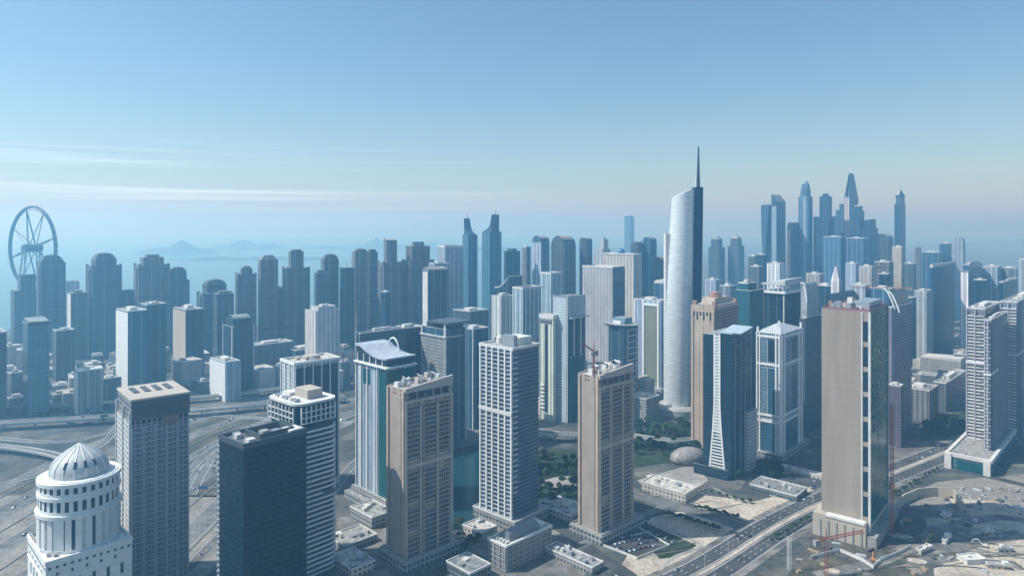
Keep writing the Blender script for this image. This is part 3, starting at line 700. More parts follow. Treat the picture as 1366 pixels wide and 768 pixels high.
for k in range(4): bx(t, 'chiller', steel, -w * .42 + k * 4, -w * .42 + k * 4 + 2.6, d * .2, d * .32, h + .02, h + 2.6)

bx(t, 'podium', LOWG, -w / 2 - 5, w / 2 + 6, -d / 2 - 4, d / 2 + 7, 0, 9); ring(MB(), w + 11.6, d + 11.6, .6, 8.6, 9.9, .5, 1.5).build('podium_parapet', offw, t)
# low office block at its foot
t, w, d, h = hero('office_block', 'low grey office block with a rounded roof plant, in front of the balcony grid tower', 652, 675, 735, 729, 497, 45, 'building')
bx(t, 'main_block', facade('grey_office', (.27, .25, .25), (.04, .06, .09), 3.8, 3.2, .62, .66, roof=(.45, .43, .4)), -w / 2, w / 2, -d / 2, d / 2, 0, h)
gb = bands_piers(MB(), w, d, .5, h - 1, ('-y', '+x'), 3.8, .9, .4, 6.5, .8, .8); gb.build('facade_bands_piers', plain('grey_render', (.33, .31, .3), .8), t)  # floor bands and piers of both visible faces in a single mesh
ring(MB(), w + 2, d + 2, 1.6, h - .6, h + 1).build('cornice', offw, t)
MB().prof_x([(w * .3 * cos(a), h + .02 + 6.5 * sin(a)) for a in [pi * k / 10 for k in range(11)]], -d * .34, d * .3).build('vaulted_plant_room', plain('lead_roof', (.2, .21, .23), .5), t, True)
bx(t, 'plant_room', offw, -w * .3, w * .3, d * .34, d * .44, h + .03, h + 3)
for k in range(5): bx(t, 'chiller', offw, -w * .42 + k * w * .18, -w * .34 + k * w * .18, -d * .45, -d * .38, h + .03, h + 2)

# plain beige slab tower on the right
t, w, d, h = hero('office_tower', 'big tower with one blank beige side and one dark green glass side', 1096, 1160, 1184, 416, 540, 40)
bx(t, 'shaft', plain('beige_blank_panel', (.32, .265, .215), .75, .12, .12, stretch=(1, 1, .12)), -w / 2, w / 2, -d / 2, d / 2, 14, h)
jm = MB()
for k in range(1, 6): jm.box(-w / 2 + w * k / 6 - .06, -w / 2 + w * k / 6 + .06, -d / 2 - .02, -d / 2 + .2, 15, h - 1)
for k in range(1, 24): jm.box(-w / 2 + .1, w / 2 - 6.2, -d / 2 - .03, -d / 2 + .2, 16 + k * (h - 18) / 24, 16.12 + k * (h - 18) / 24)
jm.build('panel_joint_grille', plain('joint_grey', (.2, .18, .16), .8), t)
for k in range(8):
    z = 22 + k * (h - 26) / 8; bx(t, 'window', glassd, w / 2 - 4.6, w / 2 - .9, -d / 2 - .12, -d / 2 + .3, z, z + (h - 26) / 8 - 4)
bx(t, 'corner_fin', offw, w / 2 - .8, w / 2 + .9, -d / 2 - 1.0, -d / 2 + 1.2, 10, h - .5); bx(t, 'corner_fin', offw, w / 2 - 6, w / 2 - 5, -d / 2 - .5, -d / 2 + .3, 16, h - .5)
bx(t, 'glass_facade', glassg, w / 2 - .3, w / 2 + .3, -d / 2 + 1.4, d / 2 - 1.4, 15, h - 1)
bx(t, 'corner_fin', plain('mauve_panel', (.4, .38, .42), .6), w / 2 - .4, w / 2 + 1.0, d / 2 - 1.3, d / 2 + .3, 10, h - .5)
bx(t, 'base_block', beige, -w / 2 - 5, w / 2 - 1.2, -d / 2 - 7, d / 2 - 2, 0, 18); bx(t, 'base_ledge', offw, -w * .35, w / 2 - 2, -d / 2 - 7.6, -d / 2 - .4, 16.9, 18.6)
for k in range(6): bx(t, 'base_pier', conc, -w / 2 + k * w * .17, -w / 2 + k * w * .17 + 1.4, -d / 2 - 7.7, -d / 2 - 6.8, 0, 14)
bx(t, 'base_plinth', pave, w / 2 - 1, w / 2 + 6, -d / 2 - 6, d / 2 + 12, 0, 9)
ring(MB(), w - .5, d - .5, .5, h + .01, h + 1.6).build('parapet', plain('maroon_edge', (.25, .11, .13), .6), t)
rnd = random.Random(5)
for k in range(16):
    x, y = rnd.uniform(-.44, .4) * w, rnd.uniform(-.42, .42) * d; s = rnd.uniform(1, 2.6)
    bx(t, 'chiller', (redbr, offw, darkc, steel)[k % 4], x - s, x + s, y - s, y + s, h + .02, h + rnd.uniform(2, 5.5))
bx(t, 'plant_room', steel, w * .05, w * .42, -d * .3, d * .4, h + .02, h + 6)

# hourglass tower
t, w, d, h = hero('office_tower', 'navy glass tower with a flaring white lattice strip down its corner side', 938, 976, 1003, 449, 680, 40)
bx(t, 'shaft', glassd, -w / 2, w / 2, -d / 2, d / 2, 0, h)
fl = MB(); fb = MB(); N = 46; zs = [k * (h + 4) / N for k in range(N + 1)]
hwf = lambda z: w * (.12 + .2 * max(0, 1 - z / (h * .55)) ** 1.5)
for k in range(N):
    a_, b_ = hwf(zs[k]), hwf(zs[k + 1])
    for s in (-1, 1):
        fl.hexa([(s * a_, -d / 2 - .9, zs[k]), (s * (a_ - 1.5), -d / 2 - .9, zs[k]), (s * (a_ - 1.5), -d / 2 + .1, zs[k]), (s * a_, -d / 2 + .1, zs[k])],
                [(s * b_, -d / 2 - .9, zs[k + 1]), (s * (b_ - 1.5), -d / 2 - .9, zs[k + 1]), (s * (b_ - 1.5), -d / 2 + .1, zs[k + 1]), (s * b_, -d / 2 + .1, zs[k + 1])])
    fl.box(-a_ + 1.3, a_ - 1.3, -d / 2 - .75, -d / 2 + .1, zs[k], zs[k] + (2.3 if zs[k] > h * .3 else 1.4))
    if zs[k] > h * .25: fl.tube((-a_ + 1, -d / 2 - .7, zs[k]), (b_ - 1, -d / 2 - .7, zs[k + 1]), .3, .3, 4)
fl.build('lattice_strip', white, t)
bx(t, 'strip_glass', wmat, -w * .13, w * .13, -d / 2 - .25, -d / 2 + .1, 0, h)
for u in (.12, .4, .62, .9): bx(t, 'mullion_fin', plain('blue_grey_fin', (.2, .26, .32), .4), w / 2 - .1, w / 2 + .9, -d / 2 + u * d, -d / 2 + u * d + .8, 0, h - 3)
MB().prof_y([(-d / 2 - 1.5, h + 2.6), (-d * .1, h - 1), (d / 2 + 1, h + 3), (d / 2 + 1, h + 4.3), (-d * .1, h + .6), (-d / 2 - 1.5, h + 4)], -w * .2, w / 2 + 1).build('curved_roof', plain('pale_blue_roof', (.4, .47, .52), .4), t)
bx(t, 'crown_wall', glassb, -w * .1, w * .48, -d / 2 + 1, -d / 2 + 3, h, h + 3)
bx(t, 'side_block', facade('paleblock', (.45, .47, .5), (.12, .16, .2), 3.6, 3, .5, .5), w / 2 + .2, w / 2 + 5.5, d * .1, d * .5, 0, h * .43)
bx(t, 'side_block_screen', glassd, -w / 2 - 8, w / 2 - 2, -d / 2 - 5, -d / 2 - 3.8, 0, 10)

# tan tower behind it
t, w, d, h = hero('residential_tower', 'sandy stone tower with a rough red brown crown, directly behind the navy lattice strip tower', 922, 953, 985, 408, 765, 42)
bx(t, 'shaft', facade('sandy_wall', (.46, .36, .27), (.15, .12, .1), 3.6, 4.2, .4, .35, jitter=.7, strip=12), -w / 2, w / 2, -d / 2, d / 2, 0, h)
for x in (-w / 2 + .1, w / 2 - 3): bx(t, 'corner_pier', tan, x, x + 2.9, -d / 2 - 1, -d / 2 + .1, 0, h - 6)
bx(t, 'side_wall', facade('redbrown_wall', (.27, .17, .14), (.06, .05, .06), 3.6, 3, .6, .5), w / 2 - .2, w / 2 + .6, -d / 2 + 2, d / 2 - 1, 0, h - 4)
for k in range(6): bx(t, 'top_window', wmat, -w * .4 + k * w * .14, -w * .34 + k * w * .14, -d / 2 - .3, -d / 2 + .1, h - 12 - 5 * (k % 2), h - 8)
MB().prism([(-w * .3, -d * .3), (w * .3, -d * .3), (w * .3, d * .35), (-w * .3, d * .35)], h, h + 7, .9).build('upper_tier', tan, t)
MB().lathe([(w * .26, h + 7.01), (w * .27, h + 9), (w * .2, h + 9.5), (w * .2, h + 12), (w * .08, h + 13.5)], 0, 0, 12).build('crown', redbr, t)
for sx in (-1, 1):
    for sy in (-1, 1): bx(t, 'corner_turret', redbr, sx * w * .42 - 2.3, sx * w * .42 + 2.3, sy * d * .42 - 2.3, sy * d * .42 + 2.3, h - .5, h + 4)

# white framed tower with gabled top
t, w, d, h = hero('residential_tower', 'white framed tower with blue glass bays and a shallow pointed roof', 1009, 1041, 1070, 446, 740, 42)
bx(t, 'shaft', facade('whiteframe', (.5, .54, .6), (.03, .08, .15), 3.5, 2.2, .8, .6), -w / 2, w / 2, -d / 2, d / 2, 0, h)
def bay(root, face, u0, u1, z0, z1, mat):
    if face == '-y': return bx(root, 'window_bay', mat, u0, u1, -d / 2 - .3, -d / 2 + .2, z0, z1)
    return bx(root, 'window_bay', mat, w / 2 - .2, w / 2 + .3, u0, u1, z0, z1)
for f, s in (('-y', w), ('+x', d)):
    bay(t, f, -s * .3, s * .26, 6, h * .27, glassb)
    bay(t, f, -s * .3, -s * .05, h * .35, h * .72, glassp); bay(t, f, s * .0, s * .26, h * .35, h * .72, glassb)
    bay(t, f, -s * .3, -s * .05, h * .77, h * .95, glassp); bay(t, f, s * .0, s * .26, h * .77, h * .95, glassd)
    for u in (-.5, -.38, .3, .44):
        if f == '-y': bx(t, 'pier', white, u * s + .05, u * s + s * .055, -d / 2 - 1.3, -d / 2 + .1, 0, h)
        else: bx(t, 'pier', white, w / 2 - .1, w / 2 + 1.3, u * s + .05, u * s + s * .055, 0, h)
    for z in (h * .28, h * .33, h * .74, h * .965):
        if f == '-y': bx(t, 'cross_band', white, -s / 2 + .1, s / 2 - .1, -d / 2 - 1.1, -d / 2 + .1, z, z + 2.4)
        else: bx(t, 'cross_band', white, w / 2 - .1, w / 2 + 1.1, -s / 2 + .1, s / 2 - .1, z, z + 2.4)
MB().prism([(-w / 2 - 1, -d / 2 - 1), (w / 2 + 1, -d / 2 - 1), (w / 2 + 1, d / 2 + 1), (-w / 2 - 1, d / 2 + 1)], h + .02, h + 8, .12).build('pointed_roof', plain('pale_roof', (.45, .46, .47), .5, .25, .3), t)
for sx in (-1, 1):
    for sy in (-1, 1): bx(t, 'corner_post', white, sx * w * .47 - .9, sx * w * .47 + .9, sy * d * .47 - .9, sy * d * .47 + .9, h, h + 6)

bx(t, 'podium', LOWG, -w / 2 - 7, w / 2 + 6, -d / 2 - 7, d / 2 + 9, 0, 6)
# right hand pair
def balcony_tower(label, L, C, Rr, top, D, a, seed, matside, zig=True, group=None):
    t, w, d, h = hero('residential_tower', label, L, C, Rr, top, D, a)
    bx(t, 'shaft', matside, -w / 2, w / 2, -d / 2, d / 2, 0, h)
    n = int((h - 6) / 3.6)
    for k in range(n):
        z = 4 + k * 3.6; s = (k % 2) if zig else 0
        b = MB().hexa([(-w / 2 + .2, -d / 2 - 1.9 - s * .5, z), (w / 2 - .6 - s * w * .25, -d / 2 - 1.9, z), (w / 2 - .6, -d / 2 + .1, z), (-w / 2 + .2, -d / 2 + .1, z)],
                      [(-w / 2 + .2, -d / 2 - 1.9 - s * .5, z + 1.25), (w / 2 - .6 - s * w * .25, -d / 2 - 1.9, z + 1.25), (w / 2 - .6, -d / 2 + .1, z + 1.25), (-w / 2 + .2, -d / 2 + .1, z + 1.25)])
        b.build('balcony', offw if k % 3 else white, t)
    for x in (-w / 2 + .05, -w * .05): bx(t, 'fin', plain('mauve_panel', (.4, .38, .42), .6), x, x + 1.1, -d / 2 - 2.6, -d / 2 + .1, 0, h)
    bx(t, 'service_strip', darkc, w / 2 - .5, w / 2 + .25, -d / 2 + .2, -d / 2 + d * .12, 0, h - .5)
    bx(t, 'sky_band', white, -w / 2 - .3, w / 2 + .3, -d / 2 - 2.7, -d / 2 + d * .4, h * .62, h * .62 + 1.9)
    roof_kit(t, w, d, h, 7, seed, (offw, steel, conc), .8)
    return t, w, d, h
greyside = facade('mauve_side', (.2, .19, .22), (.12, .12, .16), 3.6, 2.4, .5, .55, jitter=.3)
balcony_tower('grey tower with jagged white balconies, taller of the adjoining pair above the glass podium', 1289, 1314, 1336, 413, 760, 44, 11, greyside)
balcony_tower('shorter narrow grey tower joined to the taller jagged balcony tower', 1313, 1322, 1344, 428, 725, 44, 12, greyside)
balcony_tower('grey evenly banded tower standing behind the jagged balcony pair', 1334, 1357, 1396, 404, 800, 44, 13, facade('greyblue_side', (.24, .25, .3), (.06, .09, .15), 3.6, 2.6, .6, .6), False)
t, w, d, h = hero('podium_building', 'low teal glass podium with pale roof deck under the jagged balcony pair', 1262, 1322, 1360, 616, 690, 44, 'building')
bx(t, 'main_block', glassmat('podium_glass', (.03, .12, .16), fh=5, bw=4, line=(.2, .25, .28)), -w / 2, w / 2, -d / 2, d / 2, 0, h)
ring(MB(), w + 2, d + 2, 3, h - 2, h + 1.6).build('roof_edge', offw, t)
for u in (-w / 2 + 2, w * .42): bx(t, 'corner_block', offw, u - 3, u + 3, -d / 2 - 2.5, -d / 2 + 1, 0, h + 1)
bx(t, 'entrance_glazing', glasst, -w * .25, w * .3, -d / 2 - .6, -d / 2 + .3, 0, h - 4)
bx(t, 'roof_terrace', pave, -w * .45, -w * .1, -d * .47, -d * .4, h + .02, h + .6)

# Almas-like super tall
Da = 905.0; cx_ = (913 - PX0) / F * Da; cy_ = Da + 24
root = empty('skyscraper', (cx_, cy_, 0), 0, 'tallest white curved skyscraper with a dark blue spine and needle spire', 'skyscraper')
FOOT.append((cx_, cy_, 36))
pm_ = Da / F
Nz = 30; n = 40; mb = MB(); prof = []
for j in range(Nz + 1):
    s = j / Nz; z = 296 * s
    c = (-4.5 + 9.5 * s - 1.5 * sin(pi * s)) * pm_; r_ = (17.5 + 2.2 * sin(pi * min(1, s * 1.1)) - 1.6 * s) * pm_
    for k in range(n):
        a = 2 * pi * k / n; x = c + r_ * cos(a); y = r_ * .92 * sin(a)
        zz = z
        if j == Nz: zz = 291 + (x - c + r_) / (2 * r_) * 13 + 2.0 * (1 - ((x - c) / r_) ** 2)
        mb.v.append((x, y, zz))
for j in range(Nz):
    for k in range(n):
        q = (k + 1) % n; mb.f.append((j * n + k, j * n + q, (j + 1) * n + q, (j + 1) * n + k))
mb.f.append(tuple(Nz * n + k for k in range(n)))
m_, t_, b_ = newmat('pearl_panel'); n_ = t_.nodes; l_ = t_.links.new
c_ = n_.new('ShaderNodeTexCoord'); mpg = n_.new('ShaderNodeMapping'); mpg.inputs['Scale'].default_value = (.06, .06, .28); nn = n_.new('ShaderNodeTexNoise'); nn.inputs['Scale'].default_value = 1.3; nn.inputs['Detail'].default_value = 6
l_(c_.outputs['Object'], mpg.inputs[0]); l_(mpg.outputs[0], nn.inputs[0])
s_ = n_.new('ShaderNodeSeparateXYZ'); l_(c_.outputs['Object'], s_.inputs[0])
f_ = n_.new('ShaderNodeMath'); f_.operation = 'DIVIDE'; f_.inputs[1].default_value = 4; l_(s_.outputs[2], f_.inputs[0])
fr = n_.new('ShaderNodeMath'); fr.operation = 'FRACT'; l_(f_.outputs[0], fr.inputs[0])
lt = n_.new('ShaderNodeMath'); lt.operation = 'LESS_THAN'; lt.inputs[1].default_value = .3; l_(fr.outputs[0], lt.inputs[0])
cr = n_.new('ShaderNodeValToRGB'); cr.color_ramp.elements[0].color = (.55, .58, .6, 1); cr.color_ramp.elements[1].color = (.8, .8, .79, 1); cr.color_ramp.elements[0].position = .25; cr.color_ramp.elements[1].position = .62
l_(nn.outputs[0], cr.inputs[0])
mm = n_.new('ShaderNodeMix'); mm.data_type = 'RGBA'; mm.inputs[7].default_value = (.6, .63, .65, 1); l_(lt.outputs[0], mm.inputs[0]); l_(cr.outputs[0], mm.inputs[6]); l_(mm.outputs[2], b_.inputs['Base Color']); b_.inputs['Roughness'].default_value = .3; b_.inputs['Metallic'].default_value = .25
bpn = n_.new('ShaderNodeBump'); bpn.inputs['Strength'].default_value = .12; bpn.inputs['Distance'].default_value = 2; l_(nn.outputs[0], bpn.inputs['Height']); l_(bpn.outputs[0], b_.inputs['Normal'])
mb.build('curved_shaft', m_, root, True)
def Pz(py): return ZT(py, Da)
sp_ = MB(); N = 14
def spx(s): return (21.5 - 2 * 0 + .5 * s, 28.5 + .8 * s)
for j in range(N + 1):
    s = j / N; z = 306 * s; a0 = (18.6 - 2.0 * (1 - s)) * pm_; a1 = (29.6 - 5.5 * (1 - s) ** 1.3) * pm_
    sp_.v += [(a0, -11 * pm_, z), (a1, -8 * pm_, z), (a1, 10 * pm_, z), (a0, 10 * pm_, z)]
for j in range(N):
    for k in range(4):
        q = (k + 1) % 4; sp_.f.append((j * 4 + k, j * 4 + q, j * 4 + 4 + q, j * 4 + 4 + k))
sp_.f.append((N * 4, N * 4 + 1, N * 4 + 2, N * 4 + 3))
_sg = glassmat('deep_blue_glass', (.004, .018, .06), lz=.12, lw=.08, line=(.012, .035, .09), rough=.45); _sg.node_tree.nodes['Principled BSDF'].inputs['Specular IOR Level'].default_value = .12
sp_.build('dark_spine', glassmat('deep_blue_glass', (.004, .018, .06), lz=.12, lw=.08, line=(.012, .035, .09)), root)
bx(root, 'side_slab', offw, -20.5 * pm_, -12 * pm_, -4, 8, 0, ZT(312, Da))
MB().tube((24.5 * pm_, -2, 300), (24.8 * pm_, -2, Pz(193)), 2.8, .9, 8).build('spire', plain('dark_spire_metal', (.02, .02, .04), .5), root)
MB().tube((21.5 * pm_, -2, 296), (21.5 * pm_, -2, Pz(232)), 1.0, .5, 6).build('mast', white, root)
MB().lathe([(30, 0), (30, 9), (27, 12)], -2, 0, 32).build('podium', conc, root)
# ------------------------------------------------------------------ the other towers
J1 = facade('warm_beach_tower', (.15, .14, .135), (.025, .045, .065), 3.5, 3.4, .5, .5, pier=17, pierw=.16, band=16)
J2 = facade('grey_beach_tower', (.09, .105, .115), (.02, .04, .06), 3.5, 3.0, .55, .55, pier=19, pierw=.14, band=13)
J3 = facade('dim_beach_tower', (.07, .085, .095), (.015, .035, .055), 3.5, 3.0, .6, .6, pier=13, pierw=.16, band=18)
GB = facade('blue_curtain', (.06, .12, .17), (.012, .06, .11), 3.6, 2.2, .72, .85, pier=14, pierw=.1, piercol=(.2, .26, .3))
GD_ = facade('dark_curtain', (.02, .045, .065), (.006, .025, .045), 3.6, 2.2, .8, .85, pier=12, pierw=.08, piercol=(.07, .11, .14))
GP = facade('pale_curtain', (.33, .37, .42), (.1, .18, .25), 3.6, 2.6, .6, .6, pier=10, pierw=.18)
WH = facade('white_residential', (.6, .59, .57), (.1, .13, .17), 3.5, 3.6, .5, .5, pier=9, pierw=.25)
TW = facade('two_tone', (.22, .23, .26), (.05, .09, .13), 3.5, 2.8, .6, .6, pier=16, pierw=.3)
BG = facade('beige_block', (.42, .37, .33), (.2, .2, .2), 3.8, 3, .4, .4, pier=8, pierw=.3)
OL = facade('olive_panel', (.26, .26, .18), (.1, .12, .09), 3.6, 2, .6, .6, jitter=.3)
LOW = [facade('low_pale', (.5, .46, .4), (.1, .12, .14), 3.6, 4, .45, .5, roof=(.48, .45, .4)), facade('low_grey', (.32, .31, .3), (.06, .08, .1), 3.8, 3.2, .5, .6),
       facade('low_sand', (.42, .35, .28), (.1, .1, .1), 3.5, 4, .4, .45, roof=(.4, .36, .3)), facade('low_dark', (.16, .17, .18), (.03, .06, .08), 4, 3, .6, .7, roof=(.22, .22, .22))]
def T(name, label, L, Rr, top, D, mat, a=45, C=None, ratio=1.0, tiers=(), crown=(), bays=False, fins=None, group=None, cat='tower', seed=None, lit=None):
    loc, rz, w, d, h = frame(L, Rr, top, D, a, C, ratio)
    t = empty(name, loc, rz, label, cat, group)
    bx(t, 'shaft', mat, -w / 2, w / 2, -d / 2, d / 2, 0, h)
    if bays:
        o = w * .05
        bx(t, 'projecting_bay', mat, -w * .22, w * .22, -d / 2 - o, -d / 2 + .3, 0, h * .96)
        bx(t, 'projecting_bay', mat, w / 2 - .3, w / 2 + o, -d * .22, d * .22, 0, h * .96)
        for sx, sy in ((-1, -1), (1, -1), (1, 1)): bx(t, 'corner_pier', mat, sx * w * .47 - w * .045, sx * w * .47 + w * .045, sy * d * .47 - d * .045, sy * d * .47 + d * .045, 0, h + 2.5)
    if fins:
        for sx, sy in ((-1, -1), (1, -1), (1, 1)):
            s = max(1.0, w * .05); bx(t, 'corner_fin', fins, sx * (w / 2 - s * .4) - s / 2, sx * (w / 2 - s * .4) + s / 2, sy * (d / 2 - s * .4) - s / 2, sy * (d / 2 - s * .4) + s / 2, 0, h + 1.2)
    if lit: bx(t, 'side_wall', lit, -w / 2 + .3, w / 2 - .3, -d / 2 - .6, -d / 2 + .3, 0, h - 2)  # sunward side wall, mostly paler than the shaft: its sunlit look is in the colour
    z = h; cw, cdp, ox = w, d, 0
    for tr in tiers:
        s, py = tr[0], tr[1]; sx = tr[2] if len(tr) > 2 else 0
        cw, cdp, ox = w * s, d * s, sx * w; z1 = ZT(py, D + d * .4)
        bx(t, 'upper_tier', mat, ox - cw / 2, ox + cw / 2, -cdp / 2, cdp / 2, z - .5, z1); z = z1
    for c in crown:
        k = c[0]
        if k == 'arch':
            MB().prof_x([(ox + cw / 2 * cos(x), z - .1 + c[1] * sin(x)) for x in [pi * i / 12 for i in range(13)]], -cdp / 2 + .2, cdp / 2 - .2).build('arched_roof', c[2] if len(c) > 2 else mat, t, True)
        elif k == 'round':
            zz = z; sc = 1.0
            for s1, f1 in ((.94, .4), (.8, .72), (.62, .92), (.4, 1.0)):
                MB().prism([(ox - cw / 2 * s1, -cdp / 2 * s1), (ox + cw / 2 * s1, -cdp / 2 * s1), (ox + cw / 2 * s1, cdp / 2 * s1), (ox - cw / 2 * s1, cdp / 2 * s1)], zz - .1, z + c[1] * f1, .93).build('stepped_crown', mat, t); zz = z + c[1] * f1
            MB().tube((ox, 0, zz - .5), (ox, 0, zz + c[1] * .5), .5, .2).build('mast', steel, t)
        elif k == 'dome':
            r = min(cw, cdp) * .5 * c[1]; MB().lathe([(r, z - .2), (r, z + 1)] + [(r * cos(x), z + 1 + c[2] * sin(x)) for x in [pi / 2 * i / 7 for i in range(1, 7)]] + [(.3, z + 1 + c[2])], ox, 0, 20).build('dome', c[3] if len(c) > 3 else mat, t, True)
        elif k == 'slant':
            MB().prof_x([(ox - cw / 2 + .1, z - .3), (ox + cw / 2 - .1, z - .3), (ox + cw / 2 - .1, z + c[2]), (ox - cw / 2 + .1, z + c[1])], -cdp / 2 + .1, cdp / 2 - .1).build('sloping_crown', c[3] if len(c) > 3 else mat, t)
        elif k == 'curve':      # concave sail roof
            pr = [(ox + cw * (-.5 + i / 10), z + c[1] + (c[2] - c[1]) * (i / 10) ** 2.2) for i in range(11)]
            MB().prof_x([(x, q - .2) for x, q in pr] + [(ox + cw / 2, z - .3), (ox - cw / 2, z - .3)], -cdp / 2 + .15, cdp / 2 - .15).build('sail_crown', mat, t)
            MB().prof_x([(x * 1.02, q + 1.4) for x, q in pr] + [(x * 1.02, q - .1) for x, q in pr[::-1]], -cdp / 2 - .5, cdp / 2 + .5).build('sail_edge', c[3] if len(c) > 3 else offw, t)
        elif k == 'spire': MB().tube((ox + cw * (c[2] if len(c) > 2 else 0), 0, z - 1), (ox + cw * (c[2] if len(c) > 2 else 0), 0, z + c[1]), c[3] if len(c) > 3 else 1.1, .25, 6).build('spire', steel, t)
        elif k == 'pyr': MB().prism([(ox - cw / 2, -cdp / 2), (ox + cw / 2, -cdp / 2), (ox + cw / 2, cdp / 2), (ox - cw / 2, cdp / 2)], z - .05, z + c[1], c[2] if len(c) > 2 else .05).build('pointed_roof', c[3] if len(c) > 3 else mat, t)
        elif k == 'cap': bx(t, 'roof_slab', c[3] if len(c) > 3 else darkc, ox - cw / 2 - c[1], ox + cw / 2 + c[1], -cdp / 2 - c[1], cdp / 2 + c[1], z + .01, z + c[2]); z += c[2]
        elif k == 'plant': roof_kit(t, cw, cdp, z, c[1] if len(c) > 1 else 4, seed or int(L * 7 + D), (offw, steel, conc), c[2] if len(c) > 2 else .8, ox)
        elif k == 'box':
            s = c[1]; bx(t, 'plant_room', c[3] if len(c) > 3 else mat, ox - cw * s / 2, ox + cw * s / 2, -cdp * s / 2, cdp * s / 2, z - .2, z + c[2])
        elif k == 'ringcrown':
            ring(MB(), cw + 1, cdp + 1, 1.2, z, z + c[1]).build('crown_screen', c[2] if len(c) > 2 else offw, t)
    tr_ = random.Random(int(L * 31 + D)); v_ = tr_.uniform(.62, 1.3); tint = (v_ * tr_.uniform(.9, 1.08), v_, v_ * tr_.uniform(.94, 1.1), 1)
    for ch in t.children: ch.color = tint
    return t, w, d, h

P1 = (('plant', 4),)
t_ = 'residential_tower'; o_ = 'office_tower'; g1 = 'beach front towers along the shore'
# the beach front row, seen against the sea
T(t_, 'arched top grey tower standing just in front of the big wheel', 49, 87, 352, 1350, J2, bays=True, crown=(('round', 17),), a=44, ratio=.8, group=g1)
T(t_, 'hazy low stepped tower at the foot of the big wheel', 14, 56, 388, 1480, J3, tiers=((.55, 366, .2),), a=44, ratio=.8, group=g1)
T(t_, 'pale low hazy block beside the arched tower by the big wheel', 84, 106, 376, 1560, WH, crown=P1, a=44, ratio=.8, group=g1)
T(t_, 'cream edged flat tower right behind the blue notched tower group, before the stepped one', 90, 117, 391, 1300, J2, lit=offw, group=g1, crown=(('box', .5, 4),))
T(t_, 'broad symmetrical tower with domed centre bay, first past the arched one', 115, 162, 355, 1330, J2, bays=True, tiers=((.72, 345),), crown=(('round', 11),), a=44, ratio=.8, group=g1)
T('apartment_block', 'low dark humped block between the domed centre tower and the stepped pair', 158, 184, 394, 1360, J3, crown=(('round', 10),), a=44, ratio=.8, group=g1)
T(t_, 'widest dark stepped tower with a notched flat top above the shore', 179, 226, 354, 1340, J1, bays=True, tiers=((.68, 343, .02),), crown=(('box', .6, 5),), a=50, ratio=.8, group=g1)
T(t_, 'lower round shouldered tower attached to the widest stepped one', 221, 253, 374, 1375, J2, tiers=((.75, 362),), crown=(('round', 9),), a=50, ratio=.8, group=g1)
T(t_, 'broken stepped low tower with jagged roofline over the shore', 263, 309, 392, 1300, J2, bays=True, tiers=((.7, 379),), crown=(('round', 9),), a=50, ratio=.8, group=g1)
T(t_, 'small dark tower leaning against the jagged roofline one', 284, 312, 392, 1210, J3, crown=(('box', .6, 4),), a=50, ratio=.8, group=g1)
T(t_, 'narrow tower with sloped shoulder and notched cap, before the round topped one', 314, 342, 366, 1290, J2, bays=True, tiers=((.6, 359, .15),), crown=(('round', 6),), a=58, ratio=.8, group=g1)
T(t_, 'tall plain tower with a round shallow cap over the sea', 344, 371, 347, 1310, J1, crown=(('pyr', 9, .5),), a=58, ratio=.8, group=g1)
T(t_, 'short plain tower filling the gap by the square lantern tower', 361, 380, 385, 1330, J3, crown=P1, a=58, ratio=.8, group=g1)
T(t_, 'tower with square lantern block centred on wide shoulders', 377, 413, 358, 1320, J1, bays=True, tiers=((.56, 335),), crown=(('box', .7, 3),), a=58, ratio=.8, group=g1)
T(t_, 'slim tower with a stepped low wing, next after the lantern tower', 428, 452, 346, 1330, J2, crown=(('round', 10),), a=58, ratio=.8, group=g1)
T(t_, 'low dark wing tower below the slim stepped one', 419, 437, 364, 1290, J3, crown=(('box', .6, 5),), a=58, ratio=.8, group=g1)
T(t_, 'dark plain slab tower with a tiny mast before the double tower', 453, 473, 357, 1300, GD_, crown=(('spire', 12),), a=58, ratio=.8, group=g1)
T(t_, 'taller half of the pale double tower over the shore', 469, 491, 336, 1330, J1, crown=(('round', 6),), a=58, ratio=.8, group=g1)
T(t_, 'lower half of the pale double tower over the shore', 488, 504, 336, 1380, J1, crown=(('box', .7, 5),), a=58, ratio=.8, group=g1)
T(t_, 'shouldered tower with a tall flat dark upper block', 504, 537, 350, 1300, J1, bays=True, tiers=((.55, 321, .02),), crown=(('slant', 4, 1),), a=58, ratio=.8, group=g1)
T(t_, 'warm lit tower with castle like notched top and open roof frame', 537, 578, 348, 1310, J1, bays=True, tiers=((.78, 328),), crown=(('box', .5, 8), ('spire', 10, .3)), a=58, ratio=.8, group=g1)
T(t_, 'low dark tower in front of the shouldered flat topped one', 508, 521, 390, 1200, GD_, group=g1, crown=P1)
T(t_, 'pale round cornered tower beside the first horn topped tower', 584, 618, 330, 1330, GP, crown=(('ringcrown', 4),), a=58, ratio=.8, group=g1)
T(t_, 'pale plain tower tucked between castle topped and round cornered towers', 572, 600, 352, 1230, GP, crown=P1, a=58, ratio=.8, group=g1)
